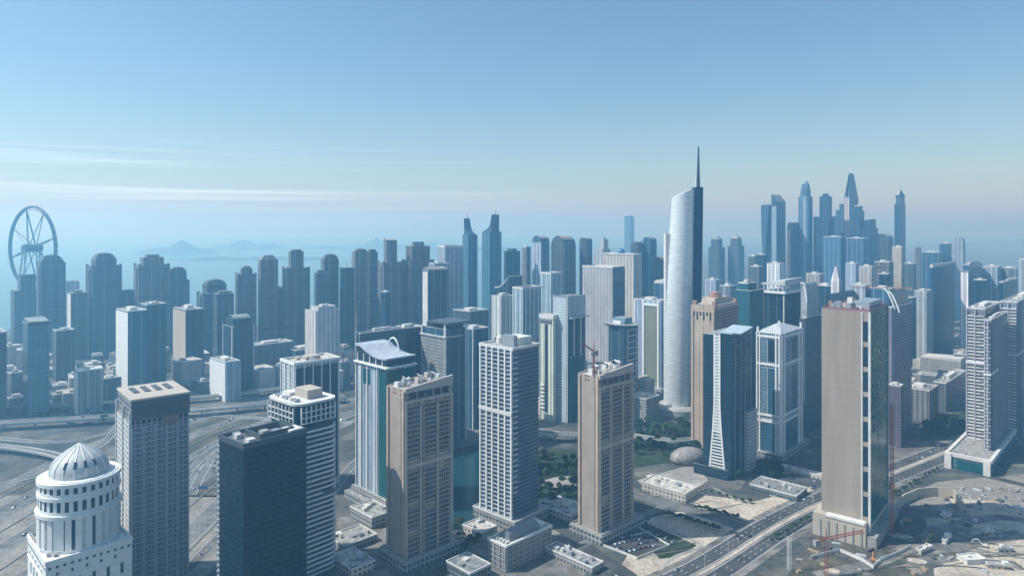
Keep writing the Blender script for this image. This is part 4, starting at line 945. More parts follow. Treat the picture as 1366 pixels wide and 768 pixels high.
for Lb, x0, x1, tp, sgn, D in (('first blue glass tower with a horn shaped tip, pale side toward the round cornered tower', 617, 637, 313, 1, 1480), ('second blue glass tower with a hooked horn tip, standing alone', 643, 669, 309, -1, 1420)):
    t, w, d, h = T('skyscraper', Lb, x0, x1, tp, D, facade('horn_glass', (.09, .15, .19), (.015, .075, .12), 3.6, 2.2, .8, .85, pier=15, pierw=.08), a=55, fins=None, group='horn topped twin towers', cat='skyscraper')
    s = w / 2
    pr = [(-.98 * s, 0), (-1.02 * s, 36), (-.9 * s, 30), (-.7 * s, 19), (-.3 * s, 10), (.3 * s, 5), (.98 * s, 2), (.98 * s, 0)]
    MB().prof_x([(x * (1 if sgn > 0 else -1), h + z - .2) for x, z in pr][::sgn], -d * .35, d * .3).build('horn_crown', plain('dark_horn', (.03, .05, .1), .3), t)
    MB().tube((-.95 * s * sgn, 0, h + 30), (-.99 * s * sgn, 0, h + 46), .9, .3).build('spire', darkc, t)
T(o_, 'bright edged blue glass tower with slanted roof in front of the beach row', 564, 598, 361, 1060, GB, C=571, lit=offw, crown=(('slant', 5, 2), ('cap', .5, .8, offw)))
# second row
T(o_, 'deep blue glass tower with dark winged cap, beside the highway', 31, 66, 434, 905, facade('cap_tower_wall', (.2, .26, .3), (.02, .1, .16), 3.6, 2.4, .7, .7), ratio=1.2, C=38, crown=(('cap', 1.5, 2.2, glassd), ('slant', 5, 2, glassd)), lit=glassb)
T(t_, 'grey tower cut by the photo edge beside the dark winged cap tower', -22, 9, 445, 890, J2, crown=P1, C=-10)
T('apartment_block', 'ribbed low apartment block with white rooftop, beside the highway', 99, 138, 496, 915, facade('ribbed_block', (.36, .36, .35), (.05, .1, .13), 3.5, 3.2, .7, .5, pier=8, pierw=.2), C=104, lit=offw, crown=(('plant', 6, 1), ('arch', 3, offw)))
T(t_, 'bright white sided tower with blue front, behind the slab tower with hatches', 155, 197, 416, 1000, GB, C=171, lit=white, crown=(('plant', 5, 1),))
T(t_, 'plain blue tower close behind the bright white sided one', 187, 222, 407, 1050, GB, C=196, crown=(('plant', 6, .8),))
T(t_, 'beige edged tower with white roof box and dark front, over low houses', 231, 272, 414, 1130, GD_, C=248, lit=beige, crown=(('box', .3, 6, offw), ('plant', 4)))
T(t_, 'round shouldered dark glass tower with pale edges behind small white block', 297, 339, 436, 1050, GD_, fins=offw, tiers=((.8, 428),), crown=(('arch', 9),))
T('apartment_block', 'small white sided block in front of the round shouldered glass tower', 280, 321, 484, 985, GP, C=301, lit=white, crown=(('plant', 5, .8),))
T(t_, 'stepped beige tower with a tall white edge, left of the lattice antenna', 407, 453, 415, 1130, BG, C=421, tiers=((.75, 409, .1),), fins=offw, crown=P1)
T('apartment_block', 'broad dim hazy block between the round shouldered tower and stepped beige one', 325, 392, 462, 1160, J3, crown=(('plant', 8, .8),), ratio=.5)
T('apartment_block', 'second dim hazy low block under the lantern tower', 378, 428, 468, 1190, J3, crown=(('plant', 6, .7),))
T('apartment_block', 'hazy low block by the feet of the domed centre tower', 70, 100, 442, 1120, J3, crown=P1)
T('apartment_block', 'low hazy block behind the white roofed ribbed block', 128, 162, 507, 960, J2, crown=P1, ratio=.6)
T('apartment_block', 'dark low rooftop block with arches behind the swooping roof tower', 474, 541, 446, 740, facade('arch_roof_wall', (.3, .33, .33), (.02, .07, .08), 3.6, 3, .7, .7), C=480, crown=(('plant', 7, 1),))
mt, w, d, h = T('lattice_antenna', 'thin dark antenna mast rising beside the swooping roof tower', 474, 477, 440, 742, steel, cat='antenna', crown=(('spire', 24, 0, .8),))
T('apartment_block', 'white cluttered rooftop block behind the swooping roof tower, nearest the canopy tower', 520, 566, 440, 790, GD_, crown=(('plant', 9, 1),), ratio=.5)
t, w, d, h = T(o_, 'glass tower with a flat dark canopy roof and beige frames', 562, 622, 440, 772, GB, C=594, fins=offw)
bx(t, 'side_wall', facade('beige_glass', (.4, .37, .33), (.12, .16, .18), 3.6, 3.4, .75, .75), -w / 2 + 1, w / 2 - 1, -d / 2 - .5, -d / 2 + .3, 0, h - 9)
bx(t, 'cornice', offw, -w / 2 - 1.5, w / 2 + 1.5, -d / 2 - 1.6, d * .3, h - 9, h - 7.8); bx(t, 'sky_lobby', glassd, -w * .4, w * .45, -d * .35, d * .4, h, h + 6)
bx(t, 'canopy_roof', darkc, -w * .2, w * .62, -d * .5, d * .6, h + 6.01, h + 8.2); bx(t, 'frame_post', white, w * .42, w * .46, -d * .47, -d * .43, h - 10, h + 6)
MB().lathe([(w * .9, 0), (w * .9, 5), (w * .95, 5.2), (w * .95, 7)], 3, -2, 30).build('podium', darkc, t)
T(o_, 'blue glass tower half hidden behind the flat canopy tower', 612, 652, 440, 850, GB, crown=P1, fins=offw)
T('apartment_block', 'dim blue low block above the flat canopy tower roof', 604, 652, 416, 1130, J3, crown=P1)
t, w, d, h = T(o_, 'dark tower with a barrel vaulted roof peeking over the balcony grid tower', 655, 700, 470, 690, GD_, crown=(('arch', 15, glassd),))
T(t_, 'light ribbed tower with square top behind the vaulted roof tower', 655, 686, 396, 1010, WH, C=668, crown=(('plant', 5, 1),))
T(o_, 'dark blue tower with a swooping white edged sail roof', 660, 697, 386, 1180, GD_, crown=(('curve', 1, 22),))
T(o_, 'pale blue glass tower with rounded cornice over the grid tower', 684, 722, 386, 985, facade('palebluewall', (.5, .56, .6), (.1, .24, .33), 3.6, 3, .8, .6, pier=9, pierw=.3), C=697, crown=(('ringcrown', 3),), fins=white)
T(t_, 'slim pale square tower above the pale blue glass one', 721, 749, 366, 1090, GP, C=735, crown=(('ringcrown', 3),))
T(t_, 'far blue tower rising behind the sail roof', 672, 694, 335, 1450, GB, crown=(('box', .6, 5),))
T(t_, 'thin beige far tower between sail roof and teal rounded tower', 696, 708, 330, 1500, J1, crown=P1)
T(t_, 'teal tower with quarter round top behind the slim square tower', 710, 733, 322, 1430, GB, crown=(('arch', 12),), lit=GP)
T(t_, 'smooth dome topped hazy tower, partner of the quarter round one', 735, 768, 328, 1480, J3, crown=(('arch', 22),))
T(t_, 'narrow hazy tower right of the smooth dome topped one', 773, 790, 320, 1500, J2, crown=(('arch', 5),))
T(t_, 'slim stepped cream tower beside a blue dome', 792, 814, 332, 1480, WH, tiers=((.6, 319, .15),), crown=(('box', .4, 4),))
T(o_, 'wide pale block with thick frame, blue dome on its roof', 803, 856, 340, 1380, BG, C=845, crown=(('cap', .8, 2, offw), ('dome', .5, 9, plain('blue_dome', (.03, .12, .25), .3))))
T(t_, 'thin hazy tower with notched head, past the thick framed block', 842, 859, 325, 1560, J2, crown=(('box', .7, 4),))
T(t_, 'round headed hazy tower nearest the white skyscraper', 857, 876, 322, 1560, GB, crown=(('arch', 10), ('spire', 10)))
T(o_, 'dark arched glass tower tucked beside the white skyscraper', 869, 896, 356, 1250, GD_, crown=(('arch', 18),))
T('apartment_block', 'small rounded block under the dark arched glass tower', 872, 893, 378, 1180, GB, crown=(('arch', 6, offw),))
T(o_, 'large mauve grey block with one deep blue end wall', 777, 833, 358, 1170, facade('mauve_block', (.3, .29, .285), (.23, .225, .23), 3.8, 2.6, .4, .4, jitter=.2, pier=7, pierw=.2), C=817, crown=(('ringcrown', 3),))
FOOT_ = FOOT[-1]
t = [o for o in bpy.data.objects if o.get('label', '').startswith('large mauve grey block')][0]; sh = t.children[0].data.vertices
w2 = max(v.co.x for v in sh); d2 = max(v.co.y for v in sh); z2 = max(v.co.z for v in sh)
bx(t, 'glass_facade', glassmat('deep_end_glass', (.01, .06, .14)), w2 - .2, w2 + .5, -d2 + 1, d2 - .5, 0, z2 - 2)
t, w, d, h = T(t_, 'slender cream striped tower attached to the tall white and teal tower', 720, 744, 421, 885, facade('creamstripe', (.5, .46, .4), (.06, .06, .07), 3.6, 3, .5, .4, pier=6, pierw=.4), C=738)
bx(t, 'window_strip', wmat, -w * .1, w * .1, -d / 2 - .4, -d / 2 + .2, 10, h - 12); ring(MB(), w + 1.5, d + 1.5, 1, h - 5, h + .8).build('cornice', offw, t); bx(t, 'window_strip', darkc, -w * .45, w * .4, -d / 2 - .5, -d / 2 + .2, h - 11, h - 7)
for k in range(7): bx(t, 'balcony', offw, -w * .45, -w * .15, -d / 2 - 1.5, -d / 2 + .1, 14 + k * 5, 15.2 + k * 5)
t, w, d, h = T(o_, 'tall white and teal tower with thin roof wings, behind second brown tower', 738, 781, 396, 880, GB, C=757, fins=offw)
bx(t, 'side_wall', facade('whiteblue', (.55, .58, .6), (.25, .34, .4), 3.6, 2.6, .6, .7, jitter=.2), -w / 2 + 1.2, w / 2 - 1.2, -d / 2 - .6, -d / 2 + .3, 0, h - 1)
bx(t, 'upper_screen', facade('screen_grid', (.5, .52, .54), (.2, .26, .32), 3, 3, .6, .6), w / 2 - .2, w / 2 + .8, -d / 2 + 1, d / 2 - 1, h - 26, h + 1)
bx(t, 'roof_wing', offw, -w / 2 - 2, w / 2 + 5, -d / 2 + 2, d / 2 + 4, h - 28, h - 26.8); bx(t, 'lower_wing', glasst, w / 2 - .2, w / 2 + 4, -d / 2 + 3, d * .3, 0, h * .52); bx(t, 'frame_post', offw, w / 2 + 2.6, w / 2 + 3.4, d * .1, d * .16, 0, h - 28)
bx(t, 'frame_post', offw, w / 2 + .6, w / 2 + 1.3, -d * .2, -d * .14, 0, h - 28)
t, w, d, h = T(o_, 'glass tower carrying a saucer shaped roof deck and ladder like frame', 812, 851, 437, 960, GB, C=833)
MB().lathe([(w * .5, h - 4), (w * .95, h + 1), (w, h + 3), (w * .9, h + 3.5)], -w * .15, 0, 24, 1, .8).build('roof_saucer', glasst, t, True)
MB().hexa([(-w * .6, -d * .3, h + 3.5), (w * .3, -d * .3, h + 3.5), (w * .3, d * .3, h + 3.5), (-w * .6, d * .3, h + 3.5)], [(-w * .4, -d * .2, h + 12), (w * .3, -d * .2, h + 12), (w * .3, d * .3, h + 12), (-w * .4, d * .3, h + 12)]).build('glass_lantern', glassp, t)
bx(t, 'roof_box', white, -w * .35, w * .15, -d * .36, -d * .31, h + 3.6, h + 8)
fr = MB()
for y in (-d * .3, d * .35): fr.box(w / 2 - .1, w / 2 + .9, y - .6, y + .6, 0, h - 4)
for k in range(12): fr.box(w / 2 - .1, w / 2 + .8, -d * .3 + .5, d * .35 - .5, 12 + k * h / 13, 13.2 + k * h / 13)
fr.build('ladder_frame', offw, t)
t, w, d, h = T(o_, 'white framed tower with one olive panelled face', 846, 893, 402, 1020, GP, C=882, crown=(('plant', 6, 1),))
bx(t, 'olive_panel', OL, -w * .12, w * .36, -d / 2 - .5, -d / 2 + .3, 14, h - 8)
for x in (-w * .5 + .1, -w * .17, w * .37): bx(t, 'pier', white, x, x + w * .06, -d / 2 - 1.6, -d / 2 + .1, 0, h)
bx(t, 'cross_band', white, -w * .12, w * .36, -d / 2 - 1.5, -d / 2 + .1, h - 7.9, h - 4); bx(t, 'podium', conc, -w * .7, w * .7, -d * .8, d * .6, 0, 12)
# behind the navy lattice tower
T(o_, 'dark teal tower with inset pale panel behind the navy lattice strip tower', 978, 1019, 388, 860, facade('teal_dark', (.04, .1, .13), (.01, .07, .1), 3.6, 2.4, .75, .8), C=1000, tiers=((.6, 378, -.1),), crown=(('plant', 6, 1),))
t, w, d, h = T(o_, 'tower crowned by an open white colonnade ring, behind white framed one', 1018, 1068, 392, 900, GD_, C=1046, fins=offw)
bx(t, 'roof_slab', white, -w / 2 - 2, w / 2 + 2, -d / 2 - 2, d / 2 + 2, h, h + 3)
for k in range(5):
    for f in (0, 1):
        q = -.45 + k * .225
        if f == 0: bx(t, 'crown_post', offw, q * w - .6, q * w + .6, -d / 2 - 1.2, -d / 2, h + 3.01, h + 11)
        else: bx(t, 'crown_post', offw, w / 2, w / 2 + 1.2, q * d - .6, q * d + .6, h + 3.01, h + 11)
MB().hexa([(-w / 2 - 2, -d / 2 - 2, h + 11), (w / 2 + 2, -d / 2 - 2, h + 11), (w / 2 + 2, d / 2 + 2, h + 11), (-w / 2 - 2, d / 2 + 2, h + 11)], [(-w / 2 - 2, -d / 2 - 2, h + 13), (w / 2 + 2, -d / 2 - 2, h + 18), (w / 2 + 2, d / 2 + 2, h + 20), (-w / 2 - 2, d / 2 + 2, h + 14)]).build('crown_roof', plain('crown_grey', (.5, .5, .49), .6, .3, .3), t)
t, w, d, h = T(o_, 'dark mottled tower with a curled grey roof shell between framed tower and beige slab', 1066, 1098, 425, 830, facade('mottled', (.09, .1, .125), (.03, .05, .08), 3.6, 3, .6, .5, jitter=.9), C=1074)
MB().prof_x([(-w / 2, h), (w / 2, h), (w * .5, h + 20), (w * .3, h + 34), (0, h + 41), (-w * .3, h + 43), (-w * .5, h + 40)], -d * .4, d * .3).build('roof_shell', plain('shell_grey', (.3, .32, .34), .5, .35, .2), t)
MB().sweep([(-w * .5, -d * .42, h + 42), (-w * .2, -d * .42, h + 43.5), (w * .1, -d * .42, h + 41), (w * .35, -d * .42, h + 33), (w * .52, -d * .42, h + 20)], 1.0).build('shell_rim', white, t)
t, w, d, h = T(o_, 'building topped by a black slanted glass crown above the blank beige tower', 1102, 1146, 405, 930, GD_, C=1110, crown=(('slant', 12, 3, plain('black_crown_panel', (.015, .025, .04), .4)),))
bx(t, 'side_wall', GP, -w / 2 - .4, w / 2 - 2, -d / 2 - .8, -d / 2 + .3, 0, h - 3)
t, w, d, h = T(o_, 'white lattice spire tower with a narrow tapering tip above the black slanted crown', 1108, 1123, 376, 1000, WH, crown=(('pyr', 22, .25), ('spire', 34, .1)))
t, w, d, h = T(o_, 'mauve tower with twin white curved rails on the roof, behind green glass wall', 1183, 1216, 411, 800, facade('mauve_tower', (.27, .25, .29), (.06, .07, .11), 3.6, 2.8, .6, .5), C=1190, crown=(('ringcrown', 2),))
for k in (0, 1): MB().sweep([(-w * .6 - 4 + k * 5 + 12 * s, -d * .45, h + 22 - 3 * k - 24 * s ** 1.7) for s in [i / 10 for i in range(11)]], .9).build('roof_rail', white, t)
MB().prof_x([(-w * .55, h), (w * .45, h), (w * .45, h + 3), (-w * .2, h + 14), (-w * .55, h + 19)], -d * .4, d * .4).build('sloping_crown', glassd, t)
# right of the beige slab
bq = 'towers of the far right district'
t, w, d, h = T(o_, 'deep blue cylinder cornered tower with pale roof rim above the low district', 1241, 1273, 357, 1320, facade('deep_blue', (.03, .09, .14), (.006, .045, .085), 3.6, 2.2, .8, .85), C=1244, crown=(('ringcrown', 6, offw),))
T(t_, 'faceted tower with white notched crown and dark stepped side', 1281, 1315, 362, 1330, GB, C=1292, lit=WH, tiers=((.75, 352, -.1),), crown=(('pyr', 6, .4),))
T(t_, 'dark stepped wing tower attached to the white notched crown tower', 1298, 1318, 374, 1300, GD_, crown=P1)
T(t_, 'long flat blue grey tower beside the stepped dark wing', 1313, 1336, 356, 1420, GP, crown=P1, ratio=.5)
T(t_, 'flat topped tower with small roof boxes, second past the notched crown', 1334, 1359, 358, 1430, TW, crown=P1)
T(o_, 'dark glass lower tower in front of the flat topped one by the edge', 1332, 1360, 377, 1250, GD_, C=1338, crown=P1)
T(t_, 'pale slim tower touching the picture edge above the banded one', 1358, 1385, 347, 1150, GP, crown=P1)
T('apartment_block', 'pale column fronted block left of the deep blue cylinder cornered tower', 1219, 1245, 389, 1290, WH, C=1236, crown=(('plant', 5),))
T(o_, 'squat dark blue tower behind the deep blue rimmed one', 1230, 1257, 337, 1750, GB, crown=P1)
T(o_, 'twin topped far tower with frame crown, left half', 1253, 1272, 325, 1900, GB, crown=P1)
T(o_, 'twin topped far tower with frame crown, taller half', 1269, 1288, 324, 1880, GP, tiers=((.9, 319),), crown=(('box', .8, 4),))
T(o_, 'tall thin far tower with small needle before the squat dark blue one', 1220, 1229, 330, 2100, J1, crown=(('spire', 28),))
T('apartment_block', 'long low block behind the column fronted block', 1196, 1222, 398, 1240, GD_, crown=P1)
t, w, d, h = T('office_block', 'low grey ribbed block with cluttered roof beyond the avenue', 1204, 1252, 522, 880, facade('ribbed_grey', (.2, .2, .2), (.05, .07, .09), 3.8, 3, .6, .5, pier=6, pierw=.3), C=1240, crown=(('plant', 9, 1),), ratio=1.6)
T('office_block', 'low dark ribbed block adjoining the cluttered roof block', 1245, 1290, 512, 930, facade('ribbed_dark', (.14, .15, .17), (.04, .05, .07), 3.8, 3, .6, .5), C=1262, crown=(('plant', 6, 1),))
T('warehouse', 'wide pale roofed hall standing among dark low blocks', 1228, 1290, 483, 1130, LOW[1], crown=(('slant', 2, 5, plain('pale_hall_roof', (.5, .48, .44), .7)),), ratio=1.4, cat='hall')
T('office_block', 'dark low block with white roof beside the wide pale hall', 1272, 1292, 474, 1150, GD_, crown=(('plant', 3), ))
T('apartment_block', 'mauve low block at the foot of the mauve rail roof tower', 1184, 1206, 516, 780, facade('mauve_low', (.2, .19, .22), (.05, .05, .08), 3.6, 3, .6, .5), crown=P1)
# the far cluster of super talls
fg = 'far cluster of very tall towers'
FC = facade('far_glass', (.08, .12, .17), (.015, .07, .13), 3.8, 3, .7, .8, pier=12, pierw=.18)
FD = facade('far_dark', (.03, .06, .1), (.008, .04, .09), 3.8, 3, .7, .8, pier=14, pierw=.12)
k_ = 'skyscraper'
T(k_, 'hazy round shouldered far tower nearest the white skyscraper spine', 945, 967, 330, 2350, J3, tiers=((.7, 319),), crown=(('pyr', 12, .2),), cat=k_, group=fg)
T(k_, 'hazy pointed far tower, partner of the round shouldered far one', 971, 993, 328, 2350, J3, tiers=((.7, 318),), crown=(('pyr', 14, .1), ('spire', 22)), cat=k_, group=fg)
# twisted tower
loc, rz, w, d, h = frame(1015, 1037, 273, 1980, 45); t = empty(k_, loc, rz, 'twisting tower with spiky top, first of the tall far cluster', k_, fg)
mb = MB(); N = 26
for j in range(N + 1):
    a = R(70) * j / N
    for sx, sy in ((-1, -1), (1, -1), (1, 1), (-1, 1)):
        x, y = sx * w * .46, sy * d * .46; mb.v.append((x * cos(a) - y * sin(a), x * sin(a) + y * cos(a), h * j / N))
for j in range(N):
    for k in range(4): q = (k + 1) % 4; mb.f.append((j * 4 + k, j * 4 + q, j * 4 + 4 + q, j * 4 + 4 + k))
mb.f.append((N * 4, N * 4 + 1, N * 4 + 2, N * 4 + 3)); mb.build('twisted_shaft', FD, t, True)
for k in range(5): MB().tube((w * .35 * cos(k * 1.26), d * .35 * sin(k * 1.26), h - 1), (w * .4 * cos(k * 1.26), d * .4 * sin(k * 1.26), h + 10 + 5 * (k % 2)), 1, .3).build('spike', steel, t)
T(k_, 'sharp sloped pale and dark tower beside the twisting tower', 1029, 1048, 274, 1950, FD, C=1036, lit=GP, crown=(('slant', 32, 12),), cat=k_, group=fg)
T(k_, 'shorter dark arched tower before the bullet topped tower', 1050, 1069, 305, 1930, FD, C=1055, lit=J1, crown=(('arch', 18),), cat=k_, group=fg)
t, w, d, h = T(k_, 'bullet topped tower with pale inset strip, tallest but one of the cluster', 1065, 1084, 262, 1950, FC, cat=k_, group=fg, crown=(('dome', 1.0, 46),)); bx(t, 'inset_strip', GP, w * .0, w * .3, -d / 2 - .8, -d / 2 + .3, 40, h)
T(k_, 'bulky unfinished tower with stepped crane topped roof in the far cluster', 1085, 1112, 289, 1930, FD, tiers=((.62, 262, .15),), crown=(('spire', 16, .3, 1.2), ('spire', 10, -.3, 1), ('box', .5, 8)), cat=k_, group=fg)
T(k_, 'mid height tower with antenna block between unfinished and tapered towers', 1112, 1134, 288, 1980, FC, tiers=((.75, 280), (.3, 272)), crown=(('spire', 10),), cat=k_, group=fg)
t, w, d, h = T(k_, 'tallest far tower with split pointed blue crown', 1126, 1145, 262, 1960, FC, C=1133, lit=BG, cat=k_, group=fg)
for s in (-1, 1): MB().hexa([(s * w * .48, -d * .48, h), (s * w * .14, -d * .48, h), (s * w * .14, d * .48, h), (s * w * .48, d * .48, h)], [(s * w * .2, -d * .2, h + 62), (s * w * .1, -d * .2, h + 68), (s * w * .1, d * .2, h + 68), (s * w * .2, d * .2, h + 62)]).build('crown_fin', FD, t)
T(k_, 'dark tower clinging to the split crowned tower', 1134, 1153, 281, 1900, FD, tiers=((.6, 275, .1),), cat=k_, group=fg, crown=P1)
T(k_, 'dark slanted cap tower, on the falling side of the far cluster', 1146, 1171, 304, 1880, FD, tiers=((.8, 296),), crown=(('slant', 2, 8),), cat=k_, group=fg)
T(k_, 'pale faced low tower under the slanted cap tower', 1128, 1160, 318, 1820, FC, cat=k_, group=fg, crown=P1)
T(k_, 'rounded dim tower, lowest at the end of the far cluster', 1160, 1192, 318, 1950, J3, crown=(('arch', 14),), cat=k_, group=fg)
T(k_, 'broad dim tower filling behind the unfinished tower base', 1098, 1130, 316, 1860, FC, cat=k_, group=fg, crown=P1)
T(k_, 'plain dim tower between bullet top and arched towers', 1056, 1073, 300, 2060, FC, cat=k_, group=fg, crown=(('box', .6, 8),))
t, w, d, h = T(k_, 'solitary thin far tower with stepped head and needle, apart from the cluster', 1193, 1208, 272, 1850, FC, C=1198, tiers=((.8, 262, .1),), crown=(('cap', 2, 2), ('pyr', 14, .35), ('spire', 34, .05, 1.4)), lit=FD, cat=k_, group=fg)
T(k_, 'bare concrete tower under construction below the solitary needle tower', 1190, 1206, 330, 1450, plain('raw_concrete', (.4, .35, .3), .85, .2, .1), crown=(('plant', 5, 1),), cat=k_)
T(o_, 'lone far hotel slab on the hazy horizon beside the white skyscraper', 833, 846, 289, 4300, J3, crown=(('box', .8, 6),))
for i, (l0, r0, tp, dd, mt, lb) in enumerate(((998, 1012, 342, 1700, J2, 'dark small tower at the foot of the twisting tower'), (1009, 1023, 340, 1650, GD_, 'small tower with busy roof before the twisting tower'), (1023, 1047, 352, 1500, WH, 'white columned low tower under the sloped dark far tower'),
        (1128, 1146, 352, 1300, GP, 'pale blocky tower above the roof crane'), (1146, 1168, 356, 1330, BG, 'beige wide tower next past the pale blocky tower'), (1166, 1192, 350, 1400, J1, 'warm beige tower before the solitary needle tower'), (1172, 1188, 366, 1250, GD_, 'small dark blue tower among beige ones'),
        (1135, 1160, 381, 1120, WH, 'two striped white tower below the orange crane jib'), (1160, 1196, 386, 1100, GB, 'wide blue tower below the orange crane jib'), (1075, 1100, 366, 1350, BG, 'low beige roofed tower behind the curled roof shell'), (1085, 1118, 382, 1180, GD_, 'dark low tower behind the white lattice spire'),
        (940, 962, 374, 1280, GP, 'pale framed low tower right beside the blue spine'), (960, 982, 382, 1180, TW, 'cluttered grey tower above the red brown crown'), (1206, 1222, 352, 1650, J2, 'dim grey tower beyond the bare concrete tower'), (1000, 1018, 356, 1420, J3, 'dim rear tower above dark teal one'))):
    T(o_, lb, l0, r0, tp, dd, mt, crown=(('plant', 4, 1),))

# the big wheel
Dw = 1950; wx, wz_ = (43 - PX0) / F * Dw, ZT(331, Dw); Rw = 55 * Dw / F
root = empty('observation_wheel', (wx, Dw, 0), R(-28), 'giant spoked observation wheel rising above the shore towers', 'wheel')
wm = plain('wheel_steel', (.01, .03, .05), .4, .1)
for y in (-2.6, 2.6): MB().sweep([(Rw * cos(a), y, wz_ + Rw * sin(a)) for a in [2 * pi * k / 64 for k in range(64)]], 2.6, 6, True, Vector((0, 1, 0))).build('rim', wm, root)
MB().sweep([((Rw - 7) * cos(a), 0, wz_ + (Rw - 7) * sin(a)) for a in [2 * pi * k / 64 for k in range(64)]], .8, 5, True, Vector((0, 1, 0))).build('inner_rim', wm, root)
for k in range(8):
    a = 2 * pi * k / 8 + .26
    for s in (-1, 1): MB().tube((6 * cos(a), s * 10, wz_ + 6 * sin(a)), ((Rw - 6) * cos(a), 0, wz_ + (Rw - 6) * sin(a)), 1.2 if k % 2 else 1.9, None, 5).build('spoke', wm, root)
for k in range(40):
    a = 2 * pi * k / 40; MB().lathe([(.5, -2), (2, -1.2), (2.2, .5), (1.2, 2)], 0, 0, 8).build('capsule', steel, root, loc=((Rw + 4) * cos(a), 0, wz_ + (Rw + 4) * sin(a)))
hb = MB(); hb.tube((0, -24, wz_), (0, 24, wz_), 11, None, 18); hb.build('hub', wm, root)
for sx in (-1, 1):
    for sy in (-1, 1): MB().tube((sx * 4, sy * 21, wz_), (sx * 26, sy * 34, 0), 2.4, 3.2, 8).build('leg', steel, root)

# ------------------------------------------------------------------ cranes and masts
def lattice_mast(mb, p, q, s, step):
    p, q = Vector(p), Vector(q); d = (q - p); Ln = d.length; d.normalize(); a = d.orthogonal().normalized(); b = d.cross(a); n = max(2, int(Ln / step))
    cs = [a * s + b * s, a * s - b * s, -a * s - b * s, -a * s + b * s]
    for c in cs: mb.tube(p + c, q + c, .2, None, 4)
    for k in range(n):
        u, v = p + d * (Ln * k / n), p + d * (Ln * (k + 1) / n)
        for j in range(4): mb.tube(u + cs[j], v + cs[(j + 1) % 4], .12, None, 3)
def crane(label, px, D, h, jib, rz, mat, jibmat=None, scale=1.0, luff=0):
    root = empty('tower_crane', ((px - PX0) / F * D, D, 0), rz, label, 'crane')
    mb = MB(); lattice_mast(mb, (0, 0, 0), (0, 0, h), 1.1 * scale, 4); mb.build('mast', mat, root)
    if jib:
        mb = MB(); lattice_mast(mb, (0, 0, h + 1), (jib * cos(luff), 0, h + 1 + jib * sin(luff)), .8 * scale, 4); mb.build('jib', jibmat or mat, root)
        mb = MB(); lattice_mast(mb, (0, 0, h + 1), (-jib * .3, 0, h + 1), .8 * scale, 4); cj = mb.build('counter_jib', jibmat or mat, root)
        bx(cj, 'counterweight', conc, -jib * .3, -jib * .3 + 4, -1.4, 1.4, h - 2.5, h + 1.5); MB().tube((0, 0, h), (0, 0, h + 9), .6, .2).build('mast_head', jibmat or mat, root)
        bx(root, 'cab', offw, 1.2, 3.4, -1, 1, h - 2, h + .3)
    return root
rt = crane('thin red hoist mast standing beside the green glass wall', 1190, 556, ZT(540, 556), 0, 0, redst, scale=.8)
bx(rt, 'hoist_cage', orange, -1.8, 1.2, -1.8, 1.2, 38, 43); bx(rt, 'base_frame', conc, -2.5, 2.5, -2.5, 2.5, 0, 1.2)
crane('orange crane with long flat jib spanning above the beige towers', 1198, 1000, ZT(385, 1000), 62, R(168), orange, scale=1.1)
crane('small rusty site crane before the blank beige tower base', 1102, 492, 26, 36, R(20), redst)
crane('slender pale site mast on the dark lot beside the small rusty crane', 1053, 500, 24, 0, 0, offw)
crane('steep red crane among roof clutter on the second brown tower', 792, 552, ZT(470, 552), 12, R(200), redst, scale=.4, luff=.6)

# ------------------------------------------------------------------ low blocks, podiums, walls, sheds
def low(label, px, py, w, d, h, rz, mat, name='low_block', group=None, kit=3, seed=0, cat='building', foot=True):
    x, y = G(px, py); t = empty(name, (x, y, 0), R(rz), label, cat, group)
    bx(t, 'main_block', mat, -w / 2, w / 2, -d / 2, d / 2, 0, h)
    ring(MB(), w + .5, d + .5, .6, h - .3, h + .9).build('parapet', offw, t)
    r = random.Random(seed + px)
    for k in range(kit):
        s = r.uniform(1, 2.2); x0, y0 = r.uniform(-.38, .38) * w, r.uniform(-.38, .38) * d; bx(t, 'roof_unit', (offw, steel, conc)[k % 3], x0 - s, x0 + s, y0 - s, y0 + s, h + .02, h + r.uniform(1.2, 3))
    if foot: FOOT.append((x, y, max(w, d) / 2))
    return t
low('grey podium with slanted dark skylight at the curved roof tower foot', 496, 692, 34, 22, 9, -45, LOW[1], 'podium_building', kit=5)
low('lower grey deck block before the slanted skylight podium', 470, 722, 26, 30, 5, -45, LOW[1], 'podium_building', kit=6)
low('white framed low roof behind the fenced car park', 470, 755, 30, 20, 6, -45, LOW[0], 'podium_building', kit=8)
low('small dark green glass hall behind the low office block', 625, 765, 26, 20, 8, -45, LOW[3], 'podium_building', kit=2)
low('pale round cornered pavilion beside the lake edge', 640, 712, 22, 18, 7, -45, LOW[0], 'pavilion', kit=4)
low('cluttered market roof between the grid tower and second brown tower', 752, 683, 40, 26, 6, -45, LOW[0], 'low_block', kit=14)
low('striped roof hall beside the low office block', 765, 748, 46, 13, 5, -45, LOW[1], 'low_block', kit=8)
low('pale flat hall with light roof edge opposite the navy lattice tower', 893, 657, 46, 24, 8, -42, LOW[0], 'low_block', kit=4)
low('low walled roof yard between lattice tower and framed tower', 1038, 655, 44, 28, 5, -42, LOW[3], 'low_block', kit=8)
low('long thin white roofed shed before the white framed tower', 1070, 632, 50, 8, 4, -42, LOW[0], 'shed', kit=3)
low('small cream guard hut on the paved corner lot', 868, 640, 6, 5, 3.5, 20, LOW[0], 'hut', kit=1)
